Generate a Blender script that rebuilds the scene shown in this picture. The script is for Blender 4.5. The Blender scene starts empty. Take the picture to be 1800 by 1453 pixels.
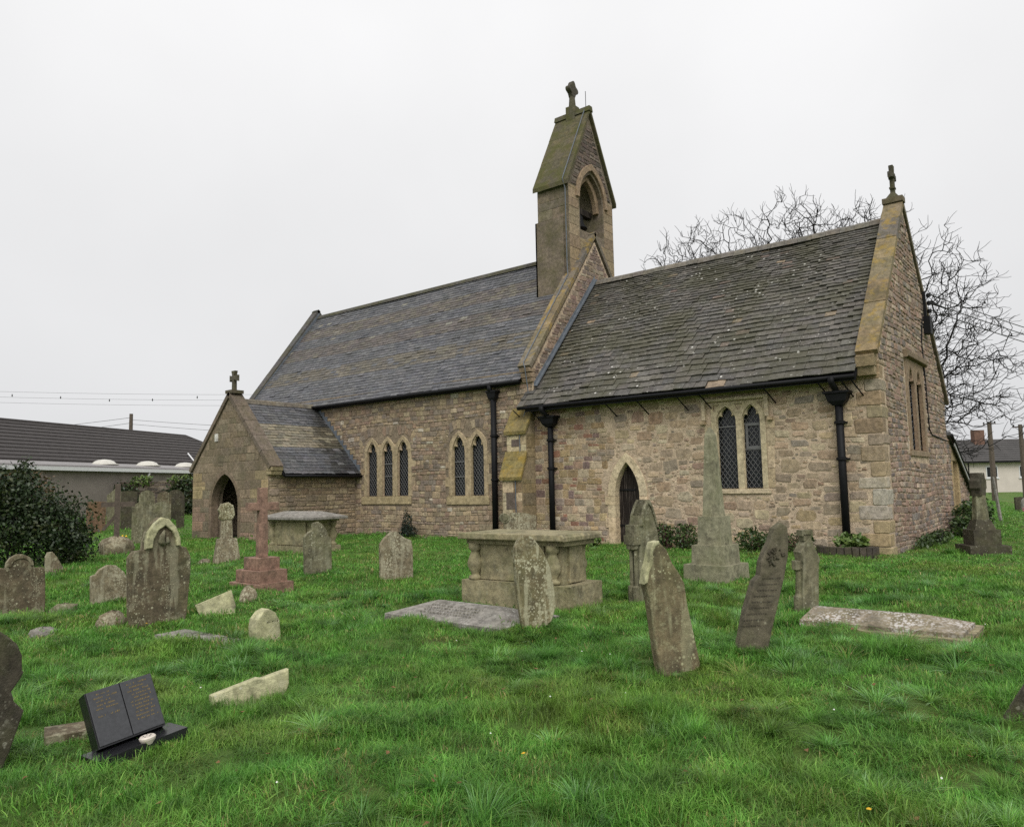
import bpy, math, random
import numpy as np
from mathutils import Vector, Matrix
R = math.radians
random.seed(11)
rng = np.random.default_rng(11)
scn = bpy.context.scene
COL = scn.collection
U = random.uniform

# ------------------------------------------------------------------ camera
CAM = Vector((4.265, -18.829, 1.6))
YAW, PITCH, ROLL = R(38.667), R(5.542), R(-1.174)
fwd = Vector((-math.sin(YAW) * math.cos(PITCH), math.cos(YAW) * math.cos(PITCH), math.sin(PITCH)))
rt = Vector((math.cos(YAW), math.sin(YAW), 0))
upv = rt.cross(fwd)
rt2 = rt * math.cos(ROLL) + upv * math.sin(ROLL)
up2 = upv * math.cos(ROLL) - rt * math.sin(ROLL)
cam = bpy.data.objects.new('camera', bpy.data.cameras.new('camera'))
COL.objects.link(cam)
cam.data.sensor_width = 36
cam.data.lens = 1343.06 / 1800 * 36
cam.data.clip_start = 0.05
cam.data.clip_end = 3000
cam.matrix_world = Matrix((
    (rt2.x, up2.x, -fwd.x, CAM.x), (rt2.y, up2.y, -fwd.y, CAM.y),
    (rt2.z, up2.z, -fwd.z, CAM.z), (0, 0, 0, 1)))
scn.camera = cam

# ------------------------------------------------------------------ world: overcast daylight
SUN_EL, SUN_AZ = R(48), R(138)          # azimuth clockwise from +Y: high in the south-east
W = bpy.data.worlds.new('World')
scn.world = W
W.use_nodes = True
nt = W.node_tree
nt.nodes.clear()
o_ = nt.nodes.new('ShaderNodeOutputWorld')
bg = nt.nodes.new('ShaderNodeBackground')
sky = nt.nodes.new('ShaderNodeTexSky')
sky.sky_type = 'NISHITA'
sky.sun_disc = False
sky.sun_elevation = SUN_EL
sky.sun_rotation = SUN_AZ
sky.dust_density = 4
bw = nt.nodes.new('ShaderNodeRGBToBW')
nt.links.new(sky.outputs[0], bw.inputs[0])
# the cloud layer: an even pale grey, paler overhead as an overcast sky is
tc = nt.nodes.new('ShaderNodeTexCoord')
sep = nt.nodes.new('ShaderNodeSeparateXYZ')
nt.links.new(tc.outputs['Generated'], sep.inputs[0])
rp = nt.nodes.new('ShaderNodeValToRGB')
rp.color_ramp.elements[0].position = 0.0
rp.color_ramp.elements[0].color = (.59, .595, .605, 1)
rp.color_ramp.elements[1].position = 0.55
rp.color_ramp.elements[1].color = (.79, .79, .795, 1)
nt.links.new(sep.outputs['Z'], rp.inputs[0])
nz = nt.nodes.new('ShaderNodeTexNoise')
nz.inputs['Scale'].default_value = 2.2
nz.inputs['Detail'].default_value = 4
nt.links.new(tc.outputs['Generated'], nz.inputs['Vector'])
mr = nt.nodes.new('ShaderNodeMapRange')
mr.inputs['From Min'].default_value = 0.3
mr.inputs['From Max'].default_value = 0.7
mr.inputs['To Min'].default_value = 9.4
mr.inputs['To Max'].default_value = 10.45
nt.links.new(nz.outputs['Fac'], mr.inputs['Value'])
vm = nt.nodes.new('ShaderNodeVectorMath')
vm.operation = 'SCALE'
nt.links.new(rp.outputs[0], vm.inputs[0])
nt.links.new(mr.outputs[0], vm.inputs['Scale'])
mx = nt.nodes.new('ShaderNodeMix')
mx.data_type = 'RGBA'
mx.inputs['Factor'].default_value = 0.88
nt.links.new(bw.outputs[0], mx.inputs['A'])
nt.links.new(vm.outputs[0], mx.inputs['B'])
nt.links.new(mx.outputs['Result'], bg.inputs[0])
bg.inputs['Strength'].default_value = 0.1
nt.links.new(bg.outputs[0], o_.inputs[0])

sun = bpy.data.objects.new('sun', bpy.data.lights.new('sun', 'SUN'))
COL.objects.link(sun)
sun.data.energy = 1.5
sun.data.angle = R(35)
sun.data.color = (1, 0.98, 0.94)
sd = Vector((math.sin(SUN_AZ) * math.cos(SUN_EL), math.cos(SUN_AZ) * math.cos(SUN_EL), math.sin(SUN_EL)))
sun.rotation_euler = (-sd).to_track_quat('-Z', 'Y').to_euler()

vs = scn.view_settings
vs.view_transform = 'Standard'
vs.look = 'None'
vs.exposure = 0.38
vs.gamma = 1
vs.use_curve_mapping = False
scn.cycles.use_denoising = False
scn.cycles.max_bounces = 4
scn.cycles.diffuse_bounces = 2
scn.cycles.glossy_bounces = 2
scn.cycles.transparent_max_bounces = 4

# ------------------------------------------------------------------ ground shape
def vnoise(x, y, s, seed=0):
    x = np.asarray(x, float) / s + seed * 17.13
    y = np.asarray(y, float) / s + seed * 7.77
    xi = np.floor(x); yi = np.floor(y)
    fx = x - xi; fy = y - yi
    fx = fx * fx * (3 - 2 * fx); fy = fy * fy * (3 - 2 * fy)
    def h(a, b):
        v = np.sin(a * 127.1 + b * 311.7 + seed * 3.3) * 43758.5453
        return v - np.floor(v)
    return (h(xi, yi) * (1 - fx) + h(xi + 1, yi) * fx) * (1 - fy) + (h(xi, yi + 1) * (1 - fx) + h(xi + 1, yi + 1) * fx) * fy

def smooth(t):
    t = np.clip(t, 0, 1)
    return t * t * (3 - 2 * t)

def hgt(x, y):
    x = np.asarray(x, float); y = np.asarray(y, float)
    d = np.hypot(x - 4.3, y + 18.8)
    z = -0.06 + 0.5 * smooth((-24 - x) / 16) - 2.4 * smooth((d - 34) / 60) * smooth((x + 6) / 10)
    near = 1 - smooth((d - 22) / 20)
    z = z + near * (0.07 * (vnoise(x, y, 2.3, 1) - .5) + 0.15 * (vnoise(x, y, 0.62, 2) - .5) + 0.06 * (vnoise(x, y, 0.27, 3) - .5))
    return z

def bare(x, y):
    """worn patches where soil and moss show between the tussocks"""
    v = .6 * vnoise(x, y, .55, 12) + .4 * vnoise(x, y, .2, 13)
    return smooth((v - .76) / .1)

# ------------------------------------------------------------------ materials
class G:
    def __init__(s, name):
        s.m = bpy.data.materials.new(name)
        s.m.use_nodes = True
        s.t = s.m.node_tree
        s.t.nodes.clear()
        s.pos = s.nd('ShaderNodeNewGeometry').outputs['Position']
    def nd(s, typ, inp=None, **pr):
        n = s.t.nodes.new(typ)
        for k, v in pr.items():
            setattr(n, k, v)
        for k, v in (inp or {}).items():
            if isinstance(v, bpy.types.NodeSocket):
                s.t.links.new(v, n.inputs[k])
            else:
                n.inputs[k].default_value = v
        return n
    def noise(s, scale, detail=3, rough=.55, vec=None, off=0, stretch=None):
        v = vec or s.pos
        if off or stretch:
            v = s.nd('ShaderNodeMapping', {'Vector': v, 'Location': (off, off * 1.7, off * .6), 'Scale': stretch or (1, 1, 1)}).outputs[0]
        return s.nd('ShaderNodeTexNoise', {'Vector': v, 'Scale': scale, 'Detail': detail, 'Roughness': rough}).outputs['Fac']
    def vor(s, scale, rnd=1.0, feat='F1', off=0):
        v = s.pos
        if off:
            v = s.nd('ShaderNodeMapping', {'Vector': v, 'Location': (off, off, off)}).outputs[0]
        n = s.nd('ShaderNodeTexVoronoi', {'Vector': v, 'Scale': scale, 'Randomness': rnd}, feature=feat)
        return n
    def rng(s, f, a, b, c=0.0, d=1.0):
        return s.nd('ShaderNodeMapRange', {'Value': f, 'From Min': a, 'From Max': b, 'To Min': c, 'To Max': d}, clamp=True).outputs[0]
    def mth(s, op, a, b=0.0):
        return s.nd('ShaderNodeMath', {0: a, 1: b}, operation=op).outputs[0]
    def mix(s, f, a, b, mode='MIX'):
        def c(v):
            return v if isinstance(v, bpy.types.NodeSocket) else (v[0], v[1], v[2], 1)
        return s.nd('ShaderNodeMix', {'Factor': f, 'A': c(a), 'B': c(b)}, data_type='RGBA', blend_type=mode).outputs['Result']
    def gain(s, col, f):
        return s.nd('ShaderNodeVectorMath', {0: col, 'Scale': f}, operation='SCALE').outputs[0]
    def out(s, col, rough=.9, bump=None, bs=.5, bd=.01, spec=.25, **kw):
        inp = {'Base Color': col if isinstance(col, bpy.types.NodeSocket) else (*col, 1), 'Roughness': rough, 'Specular IOR Level': spec}
        inp.update(kw)
        if bump is not None:
            inp['Normal'] = s.nd('ShaderNodeBump', {'Height': bump, 'Strength': bs, 'Distance': bd}).outputs[0]
        p = s.nd('ShaderNodeBsdfPrincipled', inp)
        s.t.links.new(p.outputs[0], s.nd('ShaderNodeOutputMaterial').inputs[0])
        return s.m
    def dots(s, scale, size, keep, off=0):
        v = s.vor(scale, off=off)
        near = s.rng(v.outputs['Distance'], size, size * .6)
        sepc = s.nd('ShaderNodeSeparateColor', {0: v.outputs['Color']}).outputs[0]
        return s.mth('MULTIPLY', near, s.mth('LESS_THAN', sepc, keep))

def attr(g, name='col'):
    return g.nd('ShaderNodeAttribute', attribute_name=name).outputs['Color']

def masonry(name, lichen=.25, yellow=0.0, moss=0.0, rough=.92, dirt=.35):
    g = G(name)
    c = attr(g)
    c = g.gain(c, g.rng(g.noise(9, 6, .68), .3, .7, .55, 1.42))
    c = g.mix(g.rng(g.noise(1.1, 3, .6, off=4), .45, .72, 0, dirt), c, (.075, .062, .05))
    c = g.mix(g.mth('MULTIPLY', g.rng(g.noise(30, 3, .7, off=9), .56, .66), lichen), c, (.46, .43, .36))
    if yellow:
        c = g.mix(g.rng(g.noise(3.2, 5, .7, off=21), .5, .64, 0, yellow), c, (.36, .235, .04))
    if moss:
        c = g.mix(g.rng(g.noise(2.1, 5, .65, off=33), .42, .62, 0, moss), c, (.085, .085, .025))
    b = g.mth('ADD', g.mth('MULTIPLY', g.noise(22, 6, .7), 1.0), g.mth('MULTIPLY', g.noise(110, 3, .6), .4))
    return g.out(c, rough, b, .9, .018)

def mortar_mat(name, c1, c2):
    g = G(name)
    c = g.mix(g.rng(g.noise(1.6, 4, .6, off=2), .35, .65), c1, c2)
    c = g.gain(c, g.rng(g.noise(5, 6, .7), .3, .7, .62, 1.32))
    c = g.gain(c, g.rng(g.noise(40, 4, .7), .3, .7, .75, 1.25))
    return g.out(c, .95, g.mth('ADD', g.noise(9, 5, .7), g.mth('MULTIPLY', g.noise(34, 6, .7), .5)), 1, .04)

def grave(name, a, b, lichen=.3, lcol=(.5, .48, .33), green=.3, dots=.3, streak=0.0, rough=.9, dsize=.3):
    g = G(name)
    c = g.mix(g.rng(g.noise(3.1, 4, .6), .35, .68), a, b)
    c = g.gain(c, g.rng(g.noise(11, 6, .7), .32, .68, .55, 1.4))
    c = g.gain(c, g.rng(g.noise(60, 4, .7), .3, .7, .86, 1.14))
    c = g.mix(g.rng(g.noise(2.2, 4, .65, off=7), .45, .7, 0, green), c, (.115, .13, .045))
    c = g.mix(g.rng(g.noise(7, 6, .75, off=15), .55, .6, 0, lichen), c, lcol)
    c = g.mix(g.rng(g.noise(2.6, 5, .7, off=52), .52, .66, 0, .6), c, (.055, .05, .035))
    if streak:
        c = g.mix(g.rng(g.noise(9, 4, .6, off=3, stretch=(1, 1, .12)), .54, .6, 0, streak), c, lcol)
    if dots:
        m = g.mth('MAXIMUM', g.dots(18, dsize, dots), g.dots(36, dsize, dots * 1.2, off=5))
        m = g.mth('MULTIPLY', m, g.rng(g.noise(1.7, 2, off=30), .4, .6))
        c = g.mix(m, c, lcol)
    h = g.mth('ADD', g.noise(14, 6, .7), g.mth('MULTIPLY', g.noise(90, 3), .4))
    return g.out(c, rough, h, .8, .014)

def plain(name, col, rough=.6, var=.25, scale=6, spec=.4, metallic=0.0, bump=.2):
    g = G(name)
    c = g.nd('ShaderNodeRGB').outputs[0]
    c.default_value = (*col, 1)
    c = g.gain(c, g.rng(g.noise(scale, 5, .6), .25, .75, 1 - var, 1 + var))
    return g.out(c, rough, g.noise(40, 4), bump, .004, spec, Metallic=metallic)

MT = {}
MT['rubble'] = masonry('weathered rubble stone', .34, .05, .06)
MT['nave_rubble'] = masonry('brown coursed rubble stone', .2, .03, .08)
MT['ashlar'] = masonry('buff ashlar stone', .10, .10, .06, dirt=.12)
MT['dark_ashlar'] = masonry('dark weathered ashlar stone', .12, .04, .42, dirt=.6)
MT['coping'] = masonry('lichened coping stone', .15, .62, .3, dirt=.5)
MT['porch_ashlar'] = masonry('porch sandstone', .2, .03, .22, dirt=.45)
MT['mossroof'] = masonry('mossy stone roof slab', .1, .12, .85, dirt=.5)
MT['mortar'] = mortar_mat('lime mortar', (.58, .455, .325), (.46, .36, .255))
MT['nave_mortar'] = mortar_mat('grey brown mortar', (.22, .175, .125), (.30, .235, .165))
MT['black_iron'] = plain('black painted iron', (.006, .006, .007), .6, .3, 9, .22)
MT['lead'] = plain('weathered lead sheet', (.12, .135, .155), .45, .3, 5)
MT['came'] = plain('lead came', (.15, .15, .15), .6, .2, 20)
MT['oak'] = None
MT['wire'] = plain('wire', (.02, .02, .02), .6)

def roof_mat(name, lichen, moss, rough):
    g = G(name)
    c = attr(g)
    c = g.gain(c, g.rng(g.noise(9, 6, .7), .3, .7, .5, 1.5))
    c = g.mix(g.rng(g.noise(.7, 4, .65, off=3), .42, .6, 0, moss), c, (.06, .058, .024))
    c = g.mix(g.rng(g.noise(13, 4, .7, off=8), .57, .66, 0, .35), c, (.21, .195, .16))
    if lichen:
        m = g.mth('MULTIPLY', g.dots(7.5, .3, .2), g.rng(g.noise(.9, 3, .6, off=12), .46, .6))
        c = g.mix(m, c, (.62, .6, .55))
        m = g.mth('MULTIPLY', g.dots(17, .26, .13, off=3), g.rng(g.noise(.7, 3, .6, off=44), .42, .58))
        c = g.mix(m, c, (.5, .48, .43))
    h = g.mth('ADD', g.noise(20, 5, .7), g.mth('MULTIPLY', g.noise(70, 3), .5))
    return g.out(c, g.rng(g.noise(2.5, 3), .3, .7, rough - .1, rough + .12), h, .7, .012, .45)
MT['stone_tile'] = roof_mat('stone roof tile', 1, .6, .68)
MT['slate'] = roof_mat('wet grey slate', 0, .16, .5)

def oak():
    g = G('weathered oak')
    n = g.noise(6, 5, .7, stretch=(6, 6, .35))
    c = g.mix(g.rng(n, .5, .68), (.014, .0095, .0075), (.10, .082, .068))
    return g.out(c, .75, n, .6, .01)
MT['oak'] = oak()

def glass_mat(name, col):
    g = G(name)
    c = g.mix(g.rng(g.noise(11, 3), .4, .7), col, tuple(v * 2.5 for v in col))
    return g.out(c, .16, g.noise(9, 2), .25, .01, .35)
MT['glass'] = glass_mat('old dark leaded glass', (.006, .007, .009))
MT['pale_glass'] = glass_mat('pale leaded glass', (.05, .06, .08))

# ------------------------------------------------------------------ mesh helpers
def link(name, me, mat, parent=None):
    o = bpy.data.objects.new(name, me)
    if mat is not None and len(me.materials) == 0:
        me.materials.append(MT[mat] if isinstance(mat, str) else mat)
    COL.objects.link(o)
    if parent is not None:
        o.parent = parent
    return o

def setcol(me, cols):
    a = me.color_attributes.new('col', 'FLOAT_COLOR', 'POINT')
    arr = np.ones((len(me.vertices), 4), np.float32)
    arr[:, :3] = cols
    a.data.foreach_set('color', arr.ravel())

class MB:
    def __init__(s):
        s.v = []; s.f = []; s.c = []
    def add(s, v, f, col=None):
        k = len(s.v)
        s.v += [tuple(p) for p in v]
        s.f += [tuple(i + k for i in q) for q in f]
        if col is not None:
            s.c += [col] * len(v)
        return s
    def box(s, a, b, col=None):
        x0, y0, z0 = a; x1, y1, z1 = b
        return s.add([(x0, y0, z0), (x1, y0, z0), (x1, y1, z0), (x0, y1, z0), (x0, y0, z1), (x1, y0, z1), (x1, y1, z1), (x0, y1, z1)], BOXF, col)
    def tube(s, pts, rad, n=6, cap=True, col=None):
        pts = [Vector(p) for p in pts]
        if not isinstance(rad, (list, tuple)):
            rad = [rad] * len(pts)
        vs_ = []
        prev = None
        for i, p in enumerate(pts):
            d = (pts[min(i + 1, len(pts) - 1)] - pts[max(i - 1, 0)])
            d = d.normalized() if d.length > 1e-9 else Vector((0, 0, 1))
            if prev is None:
                a = d.orthogonal().normalized()
            else:
                a = prev - d * prev.dot(d)
                a = a.normalized() if a.length > 1e-6 else d.orthogonal().normalized()
            prev = a
            b = d.cross(a)
            for k in range(n):
                t = 2 * math.pi * k / n
                vs_.append(p + (a * math.cos(t) + b * math.sin(t)) * rad[i])
        f = []
        for i in range(len(pts) - 1):
            for k in range(n):
                f.append((i * n + k, i * n + (k + 1) % n, (i + 1) * n + (k + 1) % n, (i + 1) * n + k))
        if cap:
            f.append(tuple(range(n - 1, -1, -1)))
            f.append(tuple((len(pts) - 1) * n + k for k in range(n)))
        return s.add(vs_, f, col)
    def lathe(s, prof, c=(0, 0, 0), n=14, col=None):
        vs_ = []; f = []
        for r, z in prof:
            for k in range(n):
                t = 2 * math.pi * k / n
                vs_.append((c[0] + r * math.cos(t), c[1] + r * math.sin(t), c[2] + z))
        for i in range(len(prof) - 1):
            for k in range(n):
                f.append((i * n + k, i * n + (k + 1) % n, (i + 1) * n + (k + 1) % n, (i + 1) * n + k))
        f.append(tuple(range(n - 1, -1, -1)))
        f.append(tuple((len(prof) - 1) * n + k for k in range(n)))
        return s.add(vs_, f, col)
    def mesh(s, name, smooth_=False, tr=None):
        me = bpy.data.meshes.new(name)
        me.from_pydata(s.v, [], s.f)
        if s.c:
            setcol(me, s.c)
        if smooth_:
            me.polygons.foreach_set('use_smooth', [True] * len(me.polygons))
        if tr is not None:
            me.transform(tr)
        return me
    def build(s, name, mat, parent=None, smooth_=False, tr=None):
        return link(name, s.mesh(name, smooth_, tr), mat, parent)

BOXF = [(0, 3, 2, 1), (4, 5, 6, 7), (0, 1, 5, 4), (1, 2, 6, 5), (2, 3, 7, 6), (3, 0, 4, 7)]

def fmesh(name, V, F, cols=None):
    V = np.asarray(V, np.float32); F = np.asarray(F, np.int32)
    me = bpy.data.meshes.new(name)
    me.vertices.add(len(V)); me.vertices.foreach_set('co', V.ravel())
    k = F.shape[1]
    me.loops.add(F.size); me.loops.foreach_set('vertex_index', F.ravel())
    me.polygons.add(len(F))
    me.polygons.foreach_set('loop_start', np.arange(0, F.size, k, dtype=np.int32))
    me.update(calc_edges=True)
    if cols is not None:
        setcol(me, cols)
    return me

def shape(outer, holes=(), y=0.0, depth=.1, bevel=.0, tr=None, col=None, name='shape'):
    """Outline in x,z extruded from y (front, facing -Y) to y+depth."""
    cu = bpy.data.curves.new(name, 'CURVE')
    cu.dimensions = '2D'
    cu.fill_mode = 'BOTH'
    cu.extrude = max(depth / 2 - bevel, 1e-4)
    cu.bevel_depth = bevel
    cu.bevel_resolution = 1
    cu.offset = -bevel
    for pl in [outer, *holes]:
        sp = cu.splines.new('POLY')
        sp.points.add(len(pl) - 1)
        sp.points.foreach_set('co', [c for p in pl for c in (p[0], p[1], 0, 1)])
        sp.use_cyclic_u = True
        sp.use_smooth = False
    ob = bpy.data.objects.new(name, cu)
    me = bpy.data.meshes.new_from_object(ob)
    bpy.data.objects.remove(ob)
    bpy.data.curves.remove(cu)
    me.transform(Matrix(((1, 0, 0, 0), (0, 0, -1, y + depth / 2), (0, 1, 0, 0), (0, 0, 0, 1))))
    if tr is not None:
        me.transform(tr)
    if col is not None:
        setcol(me, col)
    return me

def tag(o, label, cat, group=None):
    o['label'] = label
    o['category'] = cat
    if group:
        o['group'] = group
    return o

def thing(name, label, cat, loc=(0, 0, 0), rz=0.0, group=None):
    o = bpy.data.objects.new(name, None)
    COL.objects.link(o)
    o.location = loc
    o.rotation_euler = (0, 0, rz)
    o.empty_display_size = .3
    return tag(o, label, cat, group)

def jit(c, v=.15, h=.04):
    k = 1 + U(-v, v)
    return (c[0] * k * (1 + U(-h, h)), c[1] * k, c[2] * k * (1 + U(-h, h)))

class Frame:
    """s along T, z up (or along Zd), d out along N."""
    def __init__(s, O, T, N, Zd=(0, 0, 1)):
        s.O = Vector(O); s.T = Vector(T); s.N = Vector(N); s.Z = Vector(Zd)
    def __call__(s, a, z, d=0.0):
        return s.O + s.T * a + s.Z * z + s.N * d

def stone_piece(F, s0, s1, z0, z1, d, gap, rnd=.22, back=.03, wob=None):
    w = s1 - s0 - gap; h = z1 - z0 - gap
    a0 = s0 + gap / 2; b0 = z0 + gap / 2
    m = min(w, h)
    c = [m * U(.05, rnd) for _ in range(8)]
    P = [(c[0], 0), (w - c[1], 0), (w, c[2]), (w, h - c[3]), (w - c[4], h), (c[5], h), (0, h - c[6]), (0, c[7])]
    j = m * rnd * .25
    P = [(a0 + x + U(-j, j), b0 + z + U(-j, j)) for x, z in P]
    if wob:
        P = [(x, z + wob(x, z)) for x, z in P]
    cx = sum(p[0] for p in P) / 8; cz = sum(p[1] for p in P) / 8
    ins = min(.35, .014 / max(m, .03) * 2)
    t1 = U(-.25, .25) * d; t2 = U(-.25, .25) * d
    V = [F(x, z, -back) for x, z in P] + [F(x, z, d * .45) for x, z in P]
    V += [F(x + (cx - x) * ins, z + (cz - z) * ins, d + t1 * (x - cx) / w * 2 + t2 * (z - cz) / h * 2) for x, z in P]
    f = []
    for k in range(8):
        n = (k + 1) % 8
        f.append((k, n, 8 + n, 8 + k))
        f.append((8 + k, 8 + n, 16 + n, 16 + k))
    f.append(tuple(range(16, 24)))
    return V, f

def sub_iv(iv, holes):
    out = list(iv)
    for a, b in holes:
        nx_ = []
        for l, r in out:
            if b <= l or a >= r:
                nx_.append((l, r)); continue
            if a > l: nx_.append((l, a))
            if b < r: nx_.append((b, r))
        out = nx_
    return out

def rubble(x0, x1, z0, z1, ok, n=6000, s0=.42, s1=.09):
    """random field stones bedded in mortar: rects packed by trial, large first"""
    out = []
    cell = {}
    for i in range(n):
        t = i / n
        w = (s0 * (1 - t) ** 1.6 + s1) * U(.75, 1.25)
        h = w * U(.36, .72)
        x = U(x0, x1 - w); z = U(z0, z1 - h)
        if not ok(x, x + w, z, z + h): continue
        g_ = .004
        hit = False
        k0, k1 = int(x // .5), int((x + w) // .5)
        for k in range(k0 - 1, k1 + 2):
            for a, b, c, d in cell.get(k, ()):
                if x < b - g_ and x + w > a + g_ and z < d - g_ and z + h > c + g_:
                    hit = True; break
            if hit: break
        if hit: continue
        out.append((x, x + w, z, z + h))
        for k in range(k0, k1 + 1): cell.setdefault(k, []).append(out[-1])
    return out

def courses(z0, z1, hr, wr, span, holes, split=.3):
    """rects (s0,s1,za,zb): span(za,zb)->(lo,hi); holes(za,zb)->[(a,b)]"""
    out = []
    z = z0
    while z < z1 - .03:
        h = U(*hr)
        if z + h > z1 - .05: h = z1 - z
        lo, hi = span(z, z + h)
        if hi - lo > .05:
            for l, r in sub_iv([(lo, hi)], holes(z, z + h)):
                if r - l < .04: continue
                s = l
                while s < r - 1e-4:
                    w = U(*wr) * (.75 + .5 * h / hr[1])
                    if s + w > r - wr[0] * .6: w = r - s
                    if h > .15 and random.random() < split:
                        k = U(.38, .62)
                        out.append((s, s + w, z, z + h * k))
                        if random.random() < .4 and w > .25:
                            q = U(.35, .65)
                            out.append((s, s + w * q, z + h * k, z + h)); out.append((s + w * q, s + w, z + h * k, z + h))
                        else:
                            out.append((s, s + w, z + h * k, z + h))
                    else:
                        out.append((s, s + w, z, z + h))
                    s += w
        z += h
    return out

def lay(parent, name, rest, rects, F, mat, colfn, nmax=300, gap=.012, dr=(.008, .026), rnd=.22, wob=None):
    """the largest rects become objects of their own, the rest one mesh of kind stuff"""
    rects = sorted(rects, key=lambda r: -(r[1] - r[0]) * (r[3] - r[2]))
    rest_b = MB()
    for i, (a, b, c, d) in enumerate(rects):
        g_ = gap(a, c) if callable(gap) else gap
        r_ = rnd(a, c) if callable(rnd) else rnd
        if b - a < g_ * 1.6 or d - c < g_ * 1.6: continue
        V, f = stone_piece(F, a, b, c, d, U(*dr), g_, r_, wob=wob)
        col = colfn((a + b) / 2, (c + d) / 2)
        if i < nmax:
            MB().add(V, f, col).build(name, mat, parent)
        else:
            rest_b.add(V, f, col)
    if rest_b.v:
        rest_b.build(rest, mat, parent)['kind'] = 'stuff'

def arch(xl, xr, zs, za, n=7):
    """pointed arch from left spring to right spring"""
    xm = (xl + xr) / 2; w = (xr - xl) / 2; h = za - zs
    # circle through (xl,zs) vertical tangent to apex
    r = (w * w + h * h) / (2 * w)
    cx = xl + r
    out = []
    a1 = math.atan2(h, xm - cx)
    for i in range(n + 1):
        t = math.pi + (a1 - math.pi) * i / n
        out.append((cx + r * math.cos(t), zs + r * math.sin(t)))
    return out + [(2 * xm - x, z) for x, z in reversed(out[:-1])]

def foil(xl, xr, zs, za):
    w = xr - xl; h = za - zs
    L = [(0, 0), (0, .12), (.03, .26), (.1, .36), (.19, .38), (.27, .34), (.23, .48), (.25, .64), (.33, .8), (.43, .92), (.5, 1)]
    a = [(xl + w * x, zs + h * z) for x, z in L]
    return a + [(xl + w * (1 - x), zs + h * z) for x, z in reversed(L[:-1])]
EAST = Matrix.Rotation(R(90), 4, 'Z')      # turns a shape facing -Y to face +X

# ------------------------------------------------------------------ ground
def axis(segs):
    out = []
    for a, b, st in segs:
        out += list(np.arange(a, b, st))
    return np.array(out + [segs[-1][1]])
gx = axis([(-900, -200, 70), (-200, -60, 14), (-60, -28, 1.5), (-28, -12, .4), (-12, 6, .14), (6, 12, .5), (12, 60, 4), (60, 200, 14), (200, 900, 70)])
gy = axis([(-900, -200, 70), (-200, -40, 16), (-40, -20, 1.5), (-20, -7, .14), (-7, 0, .3), (0, 14, .9), (14, 60, 3), (60, 200, 12), (200, 900, 70)])
XX, YY = np.meshgrid(gx, gy)
ZZ = hgt(XX, YY)
nx, ny = len(gx), len(gy)
ii = np.arange(ny - 1)[:, None] * nx + np.arange(nx - 1)[None, :]
FF = np.stack([ii, ii + 1, ii + nx + 1, ii + nx], -1).reshape(-1, 4)
g = G('turf soil')
c = g.mix(g.rng(g.noise(.8, 4, .6), .4, .62), (.075, .15, .026), (.11, .16, .034))
c = g.mix(g.rng(g.noise(5, 4, .65, off=6), .5, .7, 0, .6), c, (.05, .09, .02))
c = g.mix(attr(g), c, g.mix(g.rng(g.noise(9, 4), .4, .6), (.085, .075, .035), (.12, .13, .035)))
MT['turf'] = g.out(c, .95, g.noise(25, 5, .7), 1, .05)
gme = fmesh('ground', np.stack([XX.ravel(), YY.ravel(), ZZ.ravel()], -1), FF, bare(XX.ravel(), YY.ravel())[:, None] * np.ones((1, 3)))
gme.polygons.foreach_set('use_smooth', [True] * len(gme.polygons))
ground = link('ground', gme, 'turf')
ground['kind'] = 'structure'

# ------------------------------------------------------------------ the church
church = thing('church', 'small stone church with bell-cote, porch, slate nave and stone-tiled chancel', 'church')
CX = -9.93
NWX = -26.1
RUB = [(0.43, 0.319, 0.212), (0.371, 0.278, 0.189), (0.323, 0.253, 0.184), (0.478, 0.374, 0.241), (0.347, 0.241, 0.172), (0.503, 0.415, 0.286), (0.299, 0.241, 0.189), (0.407, 0.319, 0.224)]
NAV = [(0.321, 0.233, 0.163), (0.28, 0.21, 0.148), (0.257, 0.201, 0.153), (0.361, 0.275, 0.182), (0.292, 0.208, 0.153), (0.338, 0.263, 0.171), (0.24, 0.193, 0.153), (0.396, 0.316, 0.21)]
BUFF = [(0.508, 0.407, 0.265), (0.486, 0.385, 0.253), (0.443, 0.363, 0.241), (0.54, 0.451, 0.31)]
GREYASH = [(.21, .17, .125), (.18, .15, .115), (.24, .19, .14), (.16, .135, .105)]
def pal(P, v=.2):
    return lambda s, z: jit(random.choice(P), v, .05)
def chancel_col(s, z):
    if s < -7.3:
        c = random.choice(RUB + [(.37, .27, .15), (.22, .15, .135), (.33, .235, .13), (.28, .145, .10)])
    else:
        c = random.choice(RUB)
    if z < 1.0 and random.random() < .45:
        c = random.choice([(.47, .38, .25), (.44, .33, .19), (.40, .32, .23)])
    return jit(c, .16, .05)
def nave_col(s, z):
    c = random.choice(NAV)
    if z < 1.1 and random.random() < .55:
        c = random.choice([(.40, .315, .21), (.36, .275, .185), (.32, .25, .19)])
    elif random.random() < .05:
        c = (.46, .41, .33)
    return jit(c, .17, .04)

FS = Frame((0, 0, 0), (1, 0, 0), (0, -1, 0))
FE = Frame((0, 0, 0), (0, 1, 0), (1, 0, 0))

def wobble(x, z):
    return .035 * math.sin(x * 1.1 + 1.7 * math.sin(z * 2.1)) * min(1, max(0, (z + .2) * 2))

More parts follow.
